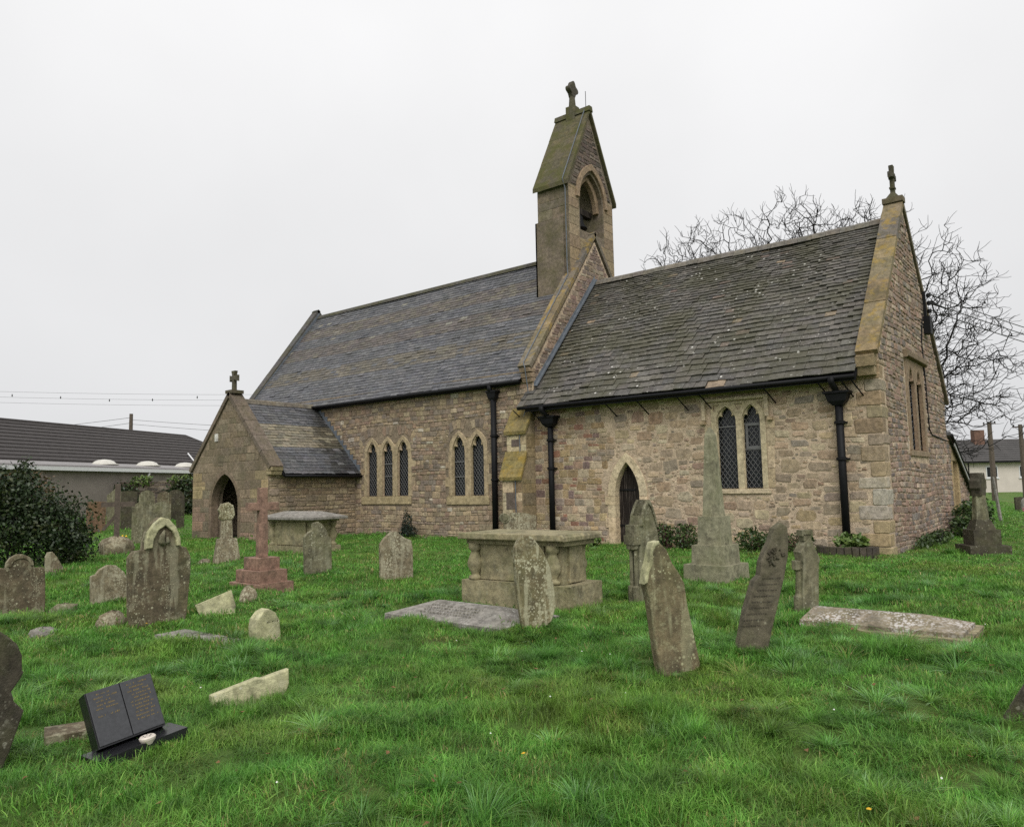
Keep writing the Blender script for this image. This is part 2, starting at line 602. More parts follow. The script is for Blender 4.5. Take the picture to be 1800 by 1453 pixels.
# --- chancel south wall
door_in = [(-7.1, -.4)] + arch(-7.1, -6.32, 1.3, 2.25) + [(-6.32, -.4)]
csw = link('chancel_south_wall', shape([(CX, -.4), (-7.16, -.4)] + arch(-7.16, -6.26, 1.3, 2.32) + [(-6.26, -.4), (-.005, -.4), (-.005, 4.38), (CX, 4.38)],
           [[(-4.06, 1.44), (-2.76, 1.44), (-2.76, 3.62), (-4.06, 3.62)]], 0, .5), 'mortar', church)
def c_holes(a, b):
    h = []
    if b > 1.3 and a < 3.24: h.append((-4.2, -2.6))
    if b > 3.2 and a < 3.82: h.append((-4.4, -2.53))
    if a < 2.55:
        t = max(0, (a - 1.0) / 1.55)
        h.append((-7.4 + .55 * t ** 2.2, -6.02 - .55 * t ** 2.2))
    return h
lay(csw, 'rubble_stone', 'small_rubble_stones', courses(-.3, 4.36, (.11, .24), (.16, .34), lambda a, b: (CX, -7.3 + .25 * math.sin(a * 3)), c_holes, .3) +
    rubble(-7.1, -.35, -.3, 4.36, n=16000, s0=.36, s1=.07, ok=lambda a, b, c, d: a > -7.28 + .25 * math.sin(c * 3) and not any(b > l and a < r for l, r in c_holes(c, d))), FS, 'rubble', chancel_col,
    300, lambda s, z: .014 if s < -7.1 else U(.006, .02), (.004, .018), lambda s, z: .2 if s < -7.1 else .42, wobble)
# --- quoins of the south-east corner
z = -.3; k = 0
while z < 4.3:
    h = U(.26, .42)
    if z + h > 4.3: h = 4.34 - z
    la, lb = (U(.5, .62), U(.28, .34)) if k % 2 else (U(.3, .36), U(.45, .6))
    c = jit(random.choice([(.33, .26, .17), (.30, .22, .14), (.37, .30, .22)]), .15)
    if z < 1.5: c = jit(random.choice([(.40, .31, .18), (.40, .36, .29)]), .1)
    g_ = .008
    V, f = stone_piece(Frame((0, 0, 0), (1, 0, 0), (0, -1, 0)), -la, .02, z, z + h, .022, .014, .12, back=lb)
    MB().add(V, f, c).build('quoin', 'ashlar', csw)
    z += h; k += 1

# --- chancel east wall, one sheet with the vestry's east wall
YR = 3.75
EW = [(.01, -.4), (8.46, -.4), (8.46, 2.15), (9.3, 2.15), (9.3, -.4), (11.4, -.4), (11.4, 1.22), (7.9, 2.95), (7.9, 4.1), (YR, 9.0), (.01, 4.5)]
few = link('chancel_east_wall', shape(EW, [[(2.72, 2.35), (4.82, 2.35), (4.82, 4.72), (2.72, 4.72)]], 0, .5, tr=EAST), 'mortar', church)
def e_span(a, b):
    if b < 1.2: return (.5, 11.38)
    if b < 2.9: return (.5, 7.9 + (2.95 - b) / 1.73 * 3.5)
    hi = 7.88 if b < 4.05 else YR + (9.0 - b) / (9.0 - 4.1) * (7.9 - YR)
    lo = .5 if b < 4.4 else max(.02, YR - (9.0 - b) / (9 - 4.5) * YR)
    return (lo, hi)
def e_holes(a, b):
    h = []
    if b > 2.2 and a < 4.95: h.append((2.55, 5.0))
    if a < 2.3: h.append((8.3, 9.55))
    return h
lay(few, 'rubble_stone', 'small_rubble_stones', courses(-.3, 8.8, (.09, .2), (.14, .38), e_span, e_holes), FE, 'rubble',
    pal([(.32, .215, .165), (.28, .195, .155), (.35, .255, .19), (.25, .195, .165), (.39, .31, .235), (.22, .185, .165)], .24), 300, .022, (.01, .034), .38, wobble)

def lattice(x0, x1, z0, z1, y, tr=None, dx=.125, dz=.165, w=.012):
    b = MB()
    def bar(p, q):
        d = Vector((q[0] - p[0], 0, q[1] - p[1])).normalized()
        n = Vector((-d.z, 0, d.x)) * (w / 2)
        P = [Vector((p[0], y, p[1])), Vector((q[0], y, q[1]))]
        v = [P[0] - n, P[1] - n, P[1] + n, P[0] + n]
        b.add([*v, *[a + Vector((0, .012, 0)) for a in v]], BOXF)
    m = dz / dx
    for sgn in (1, -1):
        k = -int((x1 - x0) / dx) - 2
        while True:
            # z = z0 + k*dz + sgn*m*(x-x0)
            zb = z0 + k * dz
            if sgn > 0 and zb > z1: break
            if sgn < 0 and zb - m * (x1 - x0) > z1: break
            pts = []
            for x in (x0, x1):
                zz = zb + sgn * m * (x - x0)
                pts.append((x, zz))
            (xa, za), (xb, zb2) = pts
            def cut(p, q, lim, hi):
                if (p[1] > lim) == hi and (q[1] > lim) == hi: return None
                if ((p[1] > lim) == hi) != ((q[1] > lim) == hi):
                    t = (lim - p[1]) / (q[1] - p[1]); r = (p[0] + t * (q[0] - p[0]), lim)
                    return (r, q) if (p[1] > lim) == hi else (p, r)
                return (p, q)
            s_ = cut((xa, za), (xb, zb2), z1, True)
            if s_: s_ = cut(*s_, z0, False)
            if s_ and abs(s_[0][0] - s_[1][0]) > .01: bar(*s_)
            k += 1
    return b.mesh('lead_lattice', tr=tr)

def lights_window(lights, zs, zsp, zap, outer, yfr, name, colr, tr=None, glass='glass', wmat='ashlar', foot=0.0, bars=(), dp=.16, sunk=()):
    """frame with arched lights, cusped tracery set back, leaded glass behind"""
    w = bpy.data.objects.new(name, None)
    COL.objects.link(w); w.parent = church
    arches = [[(a, zs + foot)] + arch(a, b, zsp, zap + .03) + [(b, zs + foot)] for a, b in lights]
    link('window_frame', shape(outer, arches + list(sunk), yfr, dp, .018, tr, jit(colr, .05)), wmat, w)
    x0 = min(a for a, b in lights) - .06; x1 = max(b for a, b in lights) + .06
    inner = [[(a + .018, zs + .01)] + foil(a + .018, b - .018, zsp, zap - .01) + [(b - .018, zs + .01)] for a, b in lights]
    link('tracery', shape([(x0, zs - .05), (x1, zs - .05), (x1, zap + .12), (x0, zap + .12)], inner, yfr + dp - .03, .09, .012, tr, jit(colr, .05)), wmat, w)
    for i, (a, b) in enumerate(lights):
        gl = link('glass_pane', shape([(a - .02, zs - .02), (b + .02, zs - .02), (b + .02, zap + .05), (a - .02, zap + .05)], (), yfr + dp + .11, .02, 0, tr), glass, w)
        link('lead_lattice', lattice(a + .0, b - .0, zs, zap, yfr + dp + .09, tr), 'came', w)
        for (li, zb) in bars:
            if li == i:
                link('glazing_bar', MB().box((a, yfr + dp + .072, zb - .018), (b, yfr + dp + .089, zb + .018)).mesh('bar', tr=tr), 'came', w)
    return w

# --- chancel two-light square-headed window
cw = lights_window([(-4.0, -3.44), (-3.31, -2.81)], 1.45, 3.2, 3.57,
    [(-4.13, 1.45), (-4.13, 3.69), (-2.69, 3.69), (-2.69, 1.45)], -.02, 'square_headed_window', (.55, .45, .30), dp=.09, bars=((0, 3.06), (1, 3.1), (1, 2.45)),
    sunk=[[(-3.5, 3.64), (-3.25, 3.64), (-3.375, 3.44)], [(-4.07, 3.64), (-3.9, 3.64), (-4.07, 3.47)], [(-2.9, 3.64), (-2.75, 3.64), (-2.75, 3.47)]])
link('opening_casement', shape([(-3.27, 2.46), (-2.86, 2.46), (-2.86, 3.12), (-3.27, 3.12)], [[(-3.21, 2.53), (-2.92, 2.53), (-2.92, 3.05), (-3.21, 3.05)]], .135, .03), 'came', cw)
link('sill', shape([(-4.2, 1.33), (-2.62, 1.33), (-2.62, 1.4), (-2.69, 1.45), (-4.13, 1.45), (-4.2, 1.4)], (), -.05, .36, .012, None, (.55, .45, .31)), 'ashlar', cw)
link('hood_mould', shape([(-4.36, 3.24), (-4.36, 3.80), (-2.575, 3.80), (-2.575, 3.24), (-2.68, 3.24), (-2.68, 3.715), (-4.255, 3.715), (-4.255, 3.24)], (), -.1, .125, .018, None, (.52, .43, .30)), 'ashlar', cw)
for xa in (-4.40, -2.62):
    link('hood_stop', shape([(xa, 3.14), (xa + .13, 3.14), (xa + .13, 3.235), (xa, 3.235)], (), -.11, .13, .01, None, (.42, .32, .2)), 'ashlar', cw)
for a, b, c_, d in [(-2.675, -2.52, 1.47, 1.95), (-2.675, -2.46, 2.95, 3.2), (-2.675, -2.5, 1.96, 2.5), (-2.675, -2.47, 2.51, 2.94), (-4.3, -4.145, 1.47, 2.0), (-4.24, -4.145, 2.01, 2.6), (-4.32, -4.145, 2.61, 3.1)]:
    link('jamb_stone', shape([(a, c_), (b, c_), (b, d), (a, d)], (), -.014, .1, .006, None, jit((.48, .39, .26), .1)), 'ashlar', cw)

# --- nave windows
def nave_window(cs, hw, zs, name, x0, x1, bars):
    w2 = hw + .13; sp, ap = 2.82, 3.38
    outer = [(cs[0] - w2, zs)]
    for i, c_ in enumerate(cs):
        pts = arch(c_ - w2 - .05, c_ + w2 + .05, sp - .02, ap + .15, 9)
        lo = c_ - w2 if i == 0 else (cs[i - 1] + c_) / 2 + .004
        hi = c_ + w2 if i == len(cs) - 1 else (cs[i + 1] + c_) / 2 - .004
        outer += [p for p in pts if lo <= p[0] <= hi]
    outer.append((cs[-1] + w2, zs))
    w = lights_window([(c_ - hw, c_ + hw) for c_ in cs], zs, sp, ap, outer, -.035, name, (.44, .34, .22), bars=bars, dp=.07)
    link('sill', shape([(x0, zs - .28), (x1, zs - .28), (x1, zs - .06), (x1 - .05, zs), (x0 + .05, zs), (x0, zs - .06)], (), -.06, .3, .012, None, (.40, .32, .19)), 'ashlar', w)
    for sgn, xe in ((-1, cs[0] - w2), (1, cs[-1] + w2)):
        z = zs + .005; k = 0
        while z < sp - .05:
            h = U(.2, .36)
            if z + h > sp: h = sp - z
            wd = U(.17, .24) if k % 2 else U(.03, .06)
            a, b = (xe + .004, xe + wd) if sgn > 0 else (xe - wd, xe - .004)
            link('jamb_stone', shape([(a, z), (b, z), (b, z + h - .008), (a, z + h - .008)], (), -.03, .1, .006, None, jit((.40, .31, .2), .15)), 'ashlar', w)
            z += h; k += 1
    for i, c_ in enumerate(cs):
        n = 9
        for q in range(n):
            a0 = R(28 + 124 * q / n); a1 = R(28 + 124 * (q + 1) / n - 1.6)
            r0, r1 = w2 + .33, w2 + .33 + U(.24, .34)
            cz = sp - .02
            P = [(c_ + r * math.cos(t) * .86, cz + r * math.sin(t) * 1.06) for r, t in ((r0, a1), (r0, a0), (r1, a0), (r1, a1))]
            if i > 0 and min(p[0] for p in P) < (cs[i - 1] + c_) / 2: continue
            if i < len(cs) - 1 and max(p[0] for p in P) > (cs[i + 1] + c_) / 2: continue
            link('voussoir', shape(P[::-1], (), -.022 - U(0, .012), .06, .008, None, jit(random.choice(NAV), .18)), 'nave_rubble', w)
    return w
nave_window([-17.45, -16.61, -15.8], .295, 1.38, 'three_light_window', -18.02, -15.38, ((1, 2.55), (1, 2.1)))
nave_window([-13.1, -12.27], .3, 1.36, 'two_light_window', -13.66, -11.78, ((0, 2.5), (0, 2.0)))

# --- nave south wall
nsw = link('nave_south_wall', shape([(NWX, -.4), (CX - .01, -.4), (CX - .01, 5.25), (NWX, 5.25)],
    [[(c_ - h, z), (c_ + h, z), (c_ + h, 3.3), (c_ - h, 3.3)] for c_, h, z in ((-16.62, 1.19, 1.36), (-12.68, .79, 1.34))], -.012, .5), 'nave_mortar', church)
def n_holes(a, b):
    h = []
    if b > 1.08 and a < 2.85: h += [(-18.06, -15.36), (-13.72, -11.72)]
    elif 2.7 < b and a < 3.86:
        t = max(0, (a - 2.8) / 1.05)
        h += [(-18.02 + .3 * t, -15.36 - .3 * t), (-13.72 + .3 * t, -11.72 - .3 * t)]
    if a < 3.3: h.append((-10.66, -9.9))
    return h
lay(nsw, 'coursed_stone', 'small_coursed_stones', courses(-.3, 5.0, (.09, .21), (.12, .34), lambda a, b: (-21.0, CX - .02), n_holes, .22), Frame((0, -.012, 0), (1, 0, 0), (0, -1, 0)), 'nave_rubble', nave_col,
    300, .013, (.008, .03), .2, wobble)
MB().box((NWX, 7.3, -.4), (CX - .01, 7.8, 5.1)).build('nave_north_wall', 'nave_mortar', church)
MB().box((CX, 7.4, -.4), (-.51, 7.895, 4.1)).build('chancel_north_wall', 'mortar', church)
link('nave_west_wall', shape([(.5, -.4), (7.29, -.4), (7.29, 5.0), (3.78, 9.8), (.5, 5.6)], (), .3, .5, tr=Matrix.Translation((NWX + .81, 0, 0)) @ EAST), 'nave_mortar', church)

# --- nave east gable above the chancel roof
YN = 3.82
nge = link('nave_east_gable', shape([(-.02, -.4), (7.7, -.4), (7.7, 5.2), (YN, 10.25), (-.02, 5.25)], (), 0, .4, tr=Matrix.Translation((CX, 0, 0)) @ EAST), 'mortar', church)
def ng_span(a, b):
    if b < 5.2: return (0, 4.4)
    t = (10.2 - b) / 5.0
    return (YN - (YN + .02) * t, min(YN + 3.88 * t, 5.2))
rc = [r for r in courses(4.0, 10.1, (.09, .19), (.14, .36), ng_span, lambda a, b: []) if r[3] > 8.7 - 1.11 * abs((r[0] + r[1]) / 2 - YR)]
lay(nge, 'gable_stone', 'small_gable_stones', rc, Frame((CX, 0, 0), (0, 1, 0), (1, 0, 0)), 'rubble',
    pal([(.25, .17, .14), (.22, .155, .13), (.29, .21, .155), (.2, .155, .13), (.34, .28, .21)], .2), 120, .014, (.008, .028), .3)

# --- roofs
def slab(pts, th):
    """quad in order (eave a, eave b, ridge b, ridge a) thickened downwards"""
    return [Vector(p) - Vector((0, 0, th)) for p in pts] + [Vector(p) for p in pts], BOXF
def roof_rows(parent, one, rest, O, T, Uv, L, x0, x1, rows, wr, tr_, mat, colfn, nmax, sag=None, edge=None):
    """rows: list of exposures going up the slope"""
    T = Vector(T).normalized(); Uv = Vector(Uv).normalized(); N = T.cross(Uv)
    F = Frame(O, T, N, Uv)
    items = []
    v = -.02
    for ri, e in enumerate(rows):
        s = x0 - U(0, wr[0])
        while s < x1:
            w = U(*wr) * (.55 + .45 * e / rows[0])
            a = max(s, x0); b = min(s + w, x1)
            if x1 - b < wr[0] * .3: b = x1; w = 99
            if b - a > .05: items.append((a, b, v, e, ri))
            s += w
        v += e
    items.sort(key=lambda q: -(q[1] - q[0]) * q[3])
    bb = MB()
    for i, (a, b, v, e, ri) in enumerate(items):
        t = U(*tr_)
        r = random.random()
        dv = U(-.006, .006) + (-U(.02, .07) if r < .03 else 0)
        sk = U(-.01, .01) + (U(-.04, .04) if r < .05 else 0)
        lift = U(0, .006) + (U(0, .02) if r > .95 else 0)
        g_ = .004
        hi = v + e * 1.32
        sg = (sag((a + b) / 2, v) if sag else 0)
        def q(s_, v_, d_):
            return F(s_, v_, d_ + sg)
        lo0, lo1 = v + dv - sk, v + dv + sk
        j1, j2 = U(-.012, .012) * (e / .2), U(-.012, .012) * (e / .2)
        V = [q(a + g_, lo0 + j1, t * .45 + lift), q(b - g_, lo1 + j2, t * .45 + lift), q(b - g_, hi, -t * .8), q(a + g_, hi, -t * .8),
             q(a + g_, lo0 + j1, t * 1.5 + lift), q(b - g_, lo1 + j2, t * 1.5 + lift), q(b - g_, hi, t * .1), q(a + g_, hi, t * .1)]
        col = colfn((a + b) / 2, v, ri)
        if i < nmax: MB().add(V, BOXF, col).build(one, mat, parent)
        else: bb.add(V, BOXF, col)
    if bb.v:
        bb.build(rest, mat, parent)['kind'] = 'stuff'

ZR = 8.74
mC = (ZR - 4.10) / (YR + .46)
roofc = MB()
roofc.add(*slab([(CX - .02, -.42, 3.98), (-.4, -.42, 3.98), (-.4, YR, ZR - .16), (CX - .02, YR, ZR - .16)], .09))
roofc.add(*slab([(-.4, 8.3, ZR - .04 - mC * 4.55), (CX - .02, 8.3, ZR - .04 - mC * 4.55), (CX - .02, YR + .002, ZR - .04), (-.4, YR + .002, ZR - .04)], .09))
croof = roofc.build('chancel_roof', 'black_iron', church)
L = math.hypot(YR + .46, ZR - 4.1)
rows = []
e = .255
tot = 0
while tot < L - .12:
    rows.append(e); tot += e
    e = max(.115, e * .973)
TILE = [(.105, .096, .086), (.09, .083, .075), (.115, .105, .092), (.098, .088, .077), (.125, .115, .10), (.082, .076, .07)]
def tile_col(s, v, ri):
    c = random.choice(TILE)
    if random.random() < .008: c = (.26, .2, .14)
    if random.random() < .012: c = (.16, .12, .10)
    return jit(c, .16, .03)
roof_rows(croof, 'stone_tile', 'upper_stone_tiles', (0, -.46, 4.1), (1, 0, 0), (0, YR + .46, ZR - 4.1), L, CX - .28, -.4, rows, (.24, .5), (.018, .034), 'stone_tile', tile_col, 300,
          lambda s, v: .03 * math.sin(s * .9 + 1) + .018 * math.sin(s * 2.3 + v) - .04 * math.sin(math.pi * min(1, max(0, -s / 9.9))))
for k in range(24):
    a = CX + (9.5) * k / 24 + .02; b = CX + 9.5 * (k + 1) / 24 + .012
    zt = ZR + .06 + .03 * math.sin(a * .9 + 1) * .5 - .03 * math.sin(math.pi * -a / 9.9) + U(-.006, .006)
    V = []
    for x in (a, b):
        for dy, dz in ((-.17, -.16), (-.1, -.03), (0, .04), (.1, -.03), (.17, -.16)):
            V.append((x, YR + dy, zt + dz))
    f = [(i, i + 5, i + 6, i + 1) for i in range(4)] + [(0, 1, 2, 3, 4), (9, 8, 7, 6, 5)]
    MB().add(V, f, jit((.16, .145, .125), .15)).build('ridge_stone', 'ashlar', croof)

ZN = 9.98
roofn = MB()
roofn.add(*slab([(NWX + .42, -.16, 4.9), (CX - .42, -.16, 4.9), (CX - .42, YN, ZN - .09), (NWX + .42, YN, ZN - .09)], .09))
roofn.add(*slab([(CX - .42, 8.0, 4.7), (NWX + .42, 8.0, 4.7), (NWX + .42, YN + .002, ZN - .04), (CX - .42, YN + .002, ZN - .04)], .09))
nroof = roofn.build('nave_roof', 'black_iron', church)
Ln = math.hypot(YN + .19, ZN - 4.98)
SL = [(.098, .098, .106), (.085, .085, .094), (.115, .113, .118), (.075, .076, .085)]
SB = [(.125, .108, .082), (.11, .096, .076), (.14, .122, .092), (.1, .089, .076)]
SP = [(.1, .083, .075), (.115, .096, .085), (.085, .072, .068)]
def slate_col(s, v, ri):
    t = v / Ln
    if t < .24: P = SL
    elif t < .36: P = SB if random.random() < .85 else SL
    elif t < .47: P = SL
    elif t < .60: P = SP if random.random() < .8 else SB
    elif t < .70: P = SL
    elif t < .84: P = SP if random.random() < .6 else SB
    else: P = SL
    if random.random() < .004: P = [(.2, .185, .15)]
    return jit(random.choice(P), .12, .03)
n_r = int(Ln / .158)
roof_rows(nroof, 'slate', 'upper_slates', (0, -.19, 4.98), (1, 0, 0), (0, YN + .19, ZN - 4.98), Ln, NWX + .4, CX - .36, [(Ln - .05) / n_r] * n_r, (.3, .36), (.010, .016), 'slate', slate_col, 300,
          lambda s, v: .012 * math.sin(s * .7))
for k in range(34):
    a = NWX + .4 + 15.0 * k / 34; b = a + 15.0 / 34 - .006
    V = []
    for x in (a, b):
        for dy, dz in ((-.15, -.14), (-.06, .02), (0, .05), (.06, .02), (.15, -.14)):
            V.append((x, YN + dy, ZN + .05 + dz))
    MB().add(V, [(i, i + 5, i + 6, i + 1) for i in range(4)] + [(0, 1, 2, 3, 4), (9, 8, 7, 6, 5)], jit((.085, .08, .07), .2)).build('ridge_tile', 'dark_ashlar', nroof)

# --- gable copings
def coping(parent, name, A, B, x0, x1, th, n, mat, cols, part='coping_stone', down=.32):
    """stones along a sloping line from A=(y,z) to B=(y,z), spanning x0..x1"""
    par = bpy.data.objects.new(name, None); COL.objects.link(par); par.parent = parent
    A = Vector(A); B = Vector(B)
    d = (B - A); nrm = Vector((-d.y, d.x)).normalized()
    if nrm.y < 0: nrm = -nrm
    for k in range(n):
        p = A + d * (k / n) + d.normalized() * .004; q = A + d * ((k + 1) / n) - d.normalized() * .004
        o = U(-.008, .008)
        pr = [p + nrm * o, q + nrm * o, q - nrm * (th - o), p - nrm * (th - o)]
        V = [(x0, a.x, a.y) for a in pr] + [(x1, a.x, a.y) for a in pr]
        f = [(0, 1, 2, 3), (7, 6, 5, 4), (0, 4, 5, 1), (1, 5, 6, 2), (2, 6, 7, 3), (3, 7, 4, 0)]
        MB().add(V, f, jit(random.choice(cols), .15)).build(part, mat, par)
    return par
COPC = [(.24, .19, .12), (.2, .165, .125), (.26, .195, .11), (.17, .15, .13)]
cop_e = coping(church, 'chancel_gable_coping', (-.26, 4.56), (YR, 9.27), -.43, .05, .14, 7, 'coping', COPC)
coping(church, 'chancel_gable_coping', (8.55, 4.0), (YR, 9.27), -.43, .05, .14, 7, 'dark_ashlar', GREYASH)
link('kneeler', shape([(-.3, 4.2), (.16, 4.2), (.16, 4.66), (-.05, 4.66), (-.2, 4.47), (-.3, 4.44)], (), .03, .4, .01, EAST, (.25, .19, .11)), 'ashlar', cop_e)
link('corbel', shape([(-.2, 4.0), (.16, 4.0), (.16, 4.195), (-.26, 4.195)], (), .04, .38, .012, EAST, (.30, .23, .14)), 'ashlar', cop_e)
# apex stone and cross of the chancel gable
cg = bpy.data.objects.new('gable_cross', None); COL.objects.link(cg); cg.parent = church
MB().box((-.45, YR - .16, 9.16), (.07, YR + .16, 9.31), (.15, .12, .08)).build('apex_stone', 'dark_ashlar', cg)
V = [(-.36, YR - .12, 9.31), (-.02, YR - .12, 9.31), (-.02, YR + .12, 9.31), (-.36, YR + .12, 9.31), (-.25, YR - .06, 9.46), (-.13, YR - .06, 9.46), (-.13, YR + .06, 9.46), (-.25, YR + .06, 9.46)]
MB().add(V, BOXF, (.10, .09, .06)).build('cross_foot', 'dark_ashlar', cg)
def cross_outline(h, hw, a, tip=1.25):
    """cross with flared ends; origin at foot centre"""
    c = h * .62
    t = a * tip
    return [(-a, 0), (a, 0), (a * .85, c - a * 1.3), (a * 1.5, c - a), (hw - .02, c - t * 1.2), (hw, c - t * 1.3), (hw, c + t * 1.3), (hw - .02, c + t * 1.2), (a * 1.5, c + a), (a * .85, c + a * 1.3), (t * 1.2, h - .03), (t * 1.3, h),
            (-t * 1.3, h), (-t * 1.2, h - .03), (-a * .85, c + a * 1.3), (-a * 1.5, c + a), (-hw + .02, c + t * 1.2), (-hw, c + t * 1.3), (-hw, c - t * 1.3), (-hw + .02, c - t * 1.2), (-a * 1.5, c - a), (-a * .85, c - a * 1.3)]
link('cross', shape(cross_outline(.8, .25, .05), (), -.06, .12, .015, Matrix.Translation((-.19, YR, 9.44)) @ EAST, (.085, .078, .06)), 'dark_ashlar', cg)
link('cross_boss', MB().tube([(-.27, YR, 9.93), (-.11, YR, 9.93)], .075, 10, col=(.07, .065, .05)).mesh('boss'), 'dark_ashlar', cg)
MB().box((-.26, YR - .09, 9.57), (-.12, YR + .09, 9.62), (.08, .07, .055)).build('cross_collar', 'dark_ashlar', cg)

cop_n = coping(church, 'nave_gable_coping', (-.24, 5.36), (YN, 10.62), CX - .44, CX + .05, .13, 8, 'coping', COPC)
coping(church, 'nave_gable_coping', (8.0, 5.2), (YN, 10.62), CX - .44, CX + .05, .13, 8, 'dark_ashlar', GREYASH)
for z0_, z1_, d_ in ((5.17, 5.3, -.2), (5.0, 5.14, -.13), (4.86, 4.98, -.08)):
    link('corbel', shape([(d_, z0_), (.12, z0_), (.12, z1_), (d_ - .04, z1_)], (), -.02, .4, .02, Matrix.Translation((CX, 0, 0)) @ EAST, (.3, .22, .15)), 'ashlar', cop_n)
coping(church, 'nave_west_coping', (-.24, 5.0), (YN, 10.4), NWX - .05, NWX + .36, .14, 8, 'dark_ashlar', [(.085, .082, .085)])
coping(church, 'nave_west_coping', (8.0, 5.0), (YN, 10.4), NWX - .05, NWX + .36, .14, 8, 'dark_ashlar', [(.085, .082, .085)])
# slate-clad upstand along the west coping
MB().add([(NWX + .37, -.15, 4.8), (NWX + .37, YN, 9.9), (NWX + .37, YN, 10.22), (NWX + .37, -.15, 5.06), (NWX + .41, -.15, 4.8), (NWX + .41, YN, 9.9), (NWX + .41, YN, 10.22), (NWX + .41, -.15, 5.06)], BOXF).build('lead_upstand', 'lead', nroof)
# lead flashing of the chancel roof against the gable
def strip(p, q, w, n_, off):
    p = Vector(p); q = Vector(q)
    V = [p, q, q + Vector(w), p + Vector(w)]
    n_ = Vector(n_) * off
    return [a - n_ for a in V] + [a + n_ for a in V], BOXF
b = MB()
b.add(*strip((CX + .035, .0, 4.62 + .1), (CX + .035, YR - .05, ZR + .1), (.1, 0, 0), (0, -.74, .67), .02))
b.add(*strip((CX + .035, .0, 4.62 + .1), (CX + .035, YR - .05, ZR + .1), (0, 0, .13), (1, 0, 0), .012))
b.build('lead_flashing', 'lead', croof)

# --- bell-cote
bc = bpy.data.objects.new('bell_cote', None); COL.objects.link(bc); bc.parent = church
BX, BW, YB = -10.12, 1.33, 3.98
TB = Matrix.Translation((BX, 0, 0)) @ EAST
y0, y1 = YB - 1.47, YB + 1.47
bell_arch = [(YB - .76, 10.62)] + arch(YB - .76, YB + .76, 11.75, 12.85) + [(YB + .76, 10.62)]
link('wall', shape([(y0, 7.2), (y1, 7.2), (y1, 12.15), (YB, 15.08), (y0, 12.15)], [bell_arch], 0, BW, .01, TB, (.2, .16, .12)), 'dark_ashlar', bc)
lay(bc, 'ashlar_block', 'small_ashlar_blocks', courses(10.95, 12.15, (.26, .4), (.5, .9), lambda a, b: (BX - BW + .02, BX - .04), lambda a, b: [], 0), Frame((0, y0, 0), (1, 0, 0), (0, -1, 0)), 'dark_ashlar', pal(GREYASH), 99, .012, (.008, .016), .06)
MB().box((BX - BW - .07, y0 - .07, 7.1), (BX - .2, y0 - .012, 10.93), (.2, .16, .12)).build('lower_stage', 'dark_ashlar', bc)
MB().box((BX - BW - .07, y0 - .07, 7.3), (BX - BW - .012, y1 + .05, 10.93), (.19, .155, .115)).build('lower_stage', 'dark_ashlar', bc)
MB().add([(BX - BW - .13, y0 - .13, 8.02), (BX - .3, y0 - .13, 8.02), (BX - .3, y0 - .07, 8.12), (BX - BW - .13, y0 - .07, 8.12), (BX - BW - .13, y0 - .13, 8.09), (BX - .3, y0 - .13, 8.09), (BX - .3, y0 - .071, 8.2), (BX - BW - .13, y0 - .071, 8.2)], BOXF, (.1, .09, .07)).build('plinth_drip', 'dark_ashlar', bc)
FB = Frame((BX, 0, 0), (0, 1, 0), (1, 0, 0))
def be_holes(a, b):
    if a > 12.9: return []
    t = max(0, (b - 11.75) / 1.25)
    hw = 1.0 * math.sqrt(max(0, 1 - t * .9)) if b > 11.75 else .95
    return [(YB - hw, YB + hw)]
lay(bc, 'jamb_block', 'small_jamb_blocks', courses(9.0, 12.1, (.3, .45), (.45, .6), lambda a, b: (y0 + .02, y1 - .02), lambda a, b: [(YB - .82, YB + .82)] if b > 10.6 else [(YB - .2, YB + .2)], 0), FB, 'ashlar', pal([(.33, .25, .16), (.29, .22, .145), (.36, .27, .17)], .12), 60, .01, (.008, .014), .05)
lay(bc, 'gable_rubble', 'small_gable_rubble', courses(12.15, 14.7, (.1, .2), (.15, .35), lambda a, b: (YB - 1.4 * (15.0 - b) / 2.9, YB + 1.4 * (15.0 - b) / 2.9), be_holes), FB, 'nave_rubble', pal([(.13, .095, .085), (.16, .12, .10), (.11, .09, .08), (.21, .17, .14)]), 60, .014, (.01, .03), .3)
def ring(o, i, sp, ap, ap2):
    return [(YB - o, sp)] + arch(YB - o, YB + o, sp, ap)[1:-1] + [(YB + o, sp), (YB + i, sp)] + arch(YB - i, YB + i, sp, ap2)[::-1][1:-1] + [(YB - i, sp)]
link('arch_moulding', shape(ring(1.04, .84, 11.75, 13.22, 12.98), (), -.085, .1, .02, TB, (.29, .21, .14)), 'ashlar', bc)
link('arch_moulding', shape(ring(.82, .62, 11.6, 12.96, 12.66), (), .16, .2, .03, TB, (.28, .2, .13)), 'ashlar', bc)
for sgn in (-1, 1):
    ye, yr = YB + sgn * 1.62, YB
    for k in range(3):
        t0, t1 = k / 3, (k + 1) / 3
        pa = (ye + (yr - ye) * t0, 12.05 + 3.18 * t0); pb = (ye + (yr - ye) * t1, 12.05 + 3.18 * t1)
        o = .012 * (2 - k)
        V = []
        for zz in (-.0, .16):
            V += [(BX - BW - .09, pa[0], pa[1] + zz - o), (BX + .09, pa[0], pa[1] + zz - o), (BX + .09, pb[0], pb[1] + zz - o - .004), (BX - BW - .09, pb[0], pb[1] + zz - o - .004)]
        f = BOXF if sgn < 0 else [tuple(reversed(q)) for q in BOXF]
        MB().add(V, f, jit((.115, .10, .06), .15)).build('roof_slab', 'mossroof', bc)
link('ridge_capping', shape([(-.14, 0), (.14, 0), (.09, .2), (-.09, .2)], (), 0, BW + .24, .02, Matrix.Translation((BX + .12, YB, 15.22)) @ EAST, (.09, .085, .06)), 'mossroof', bc)
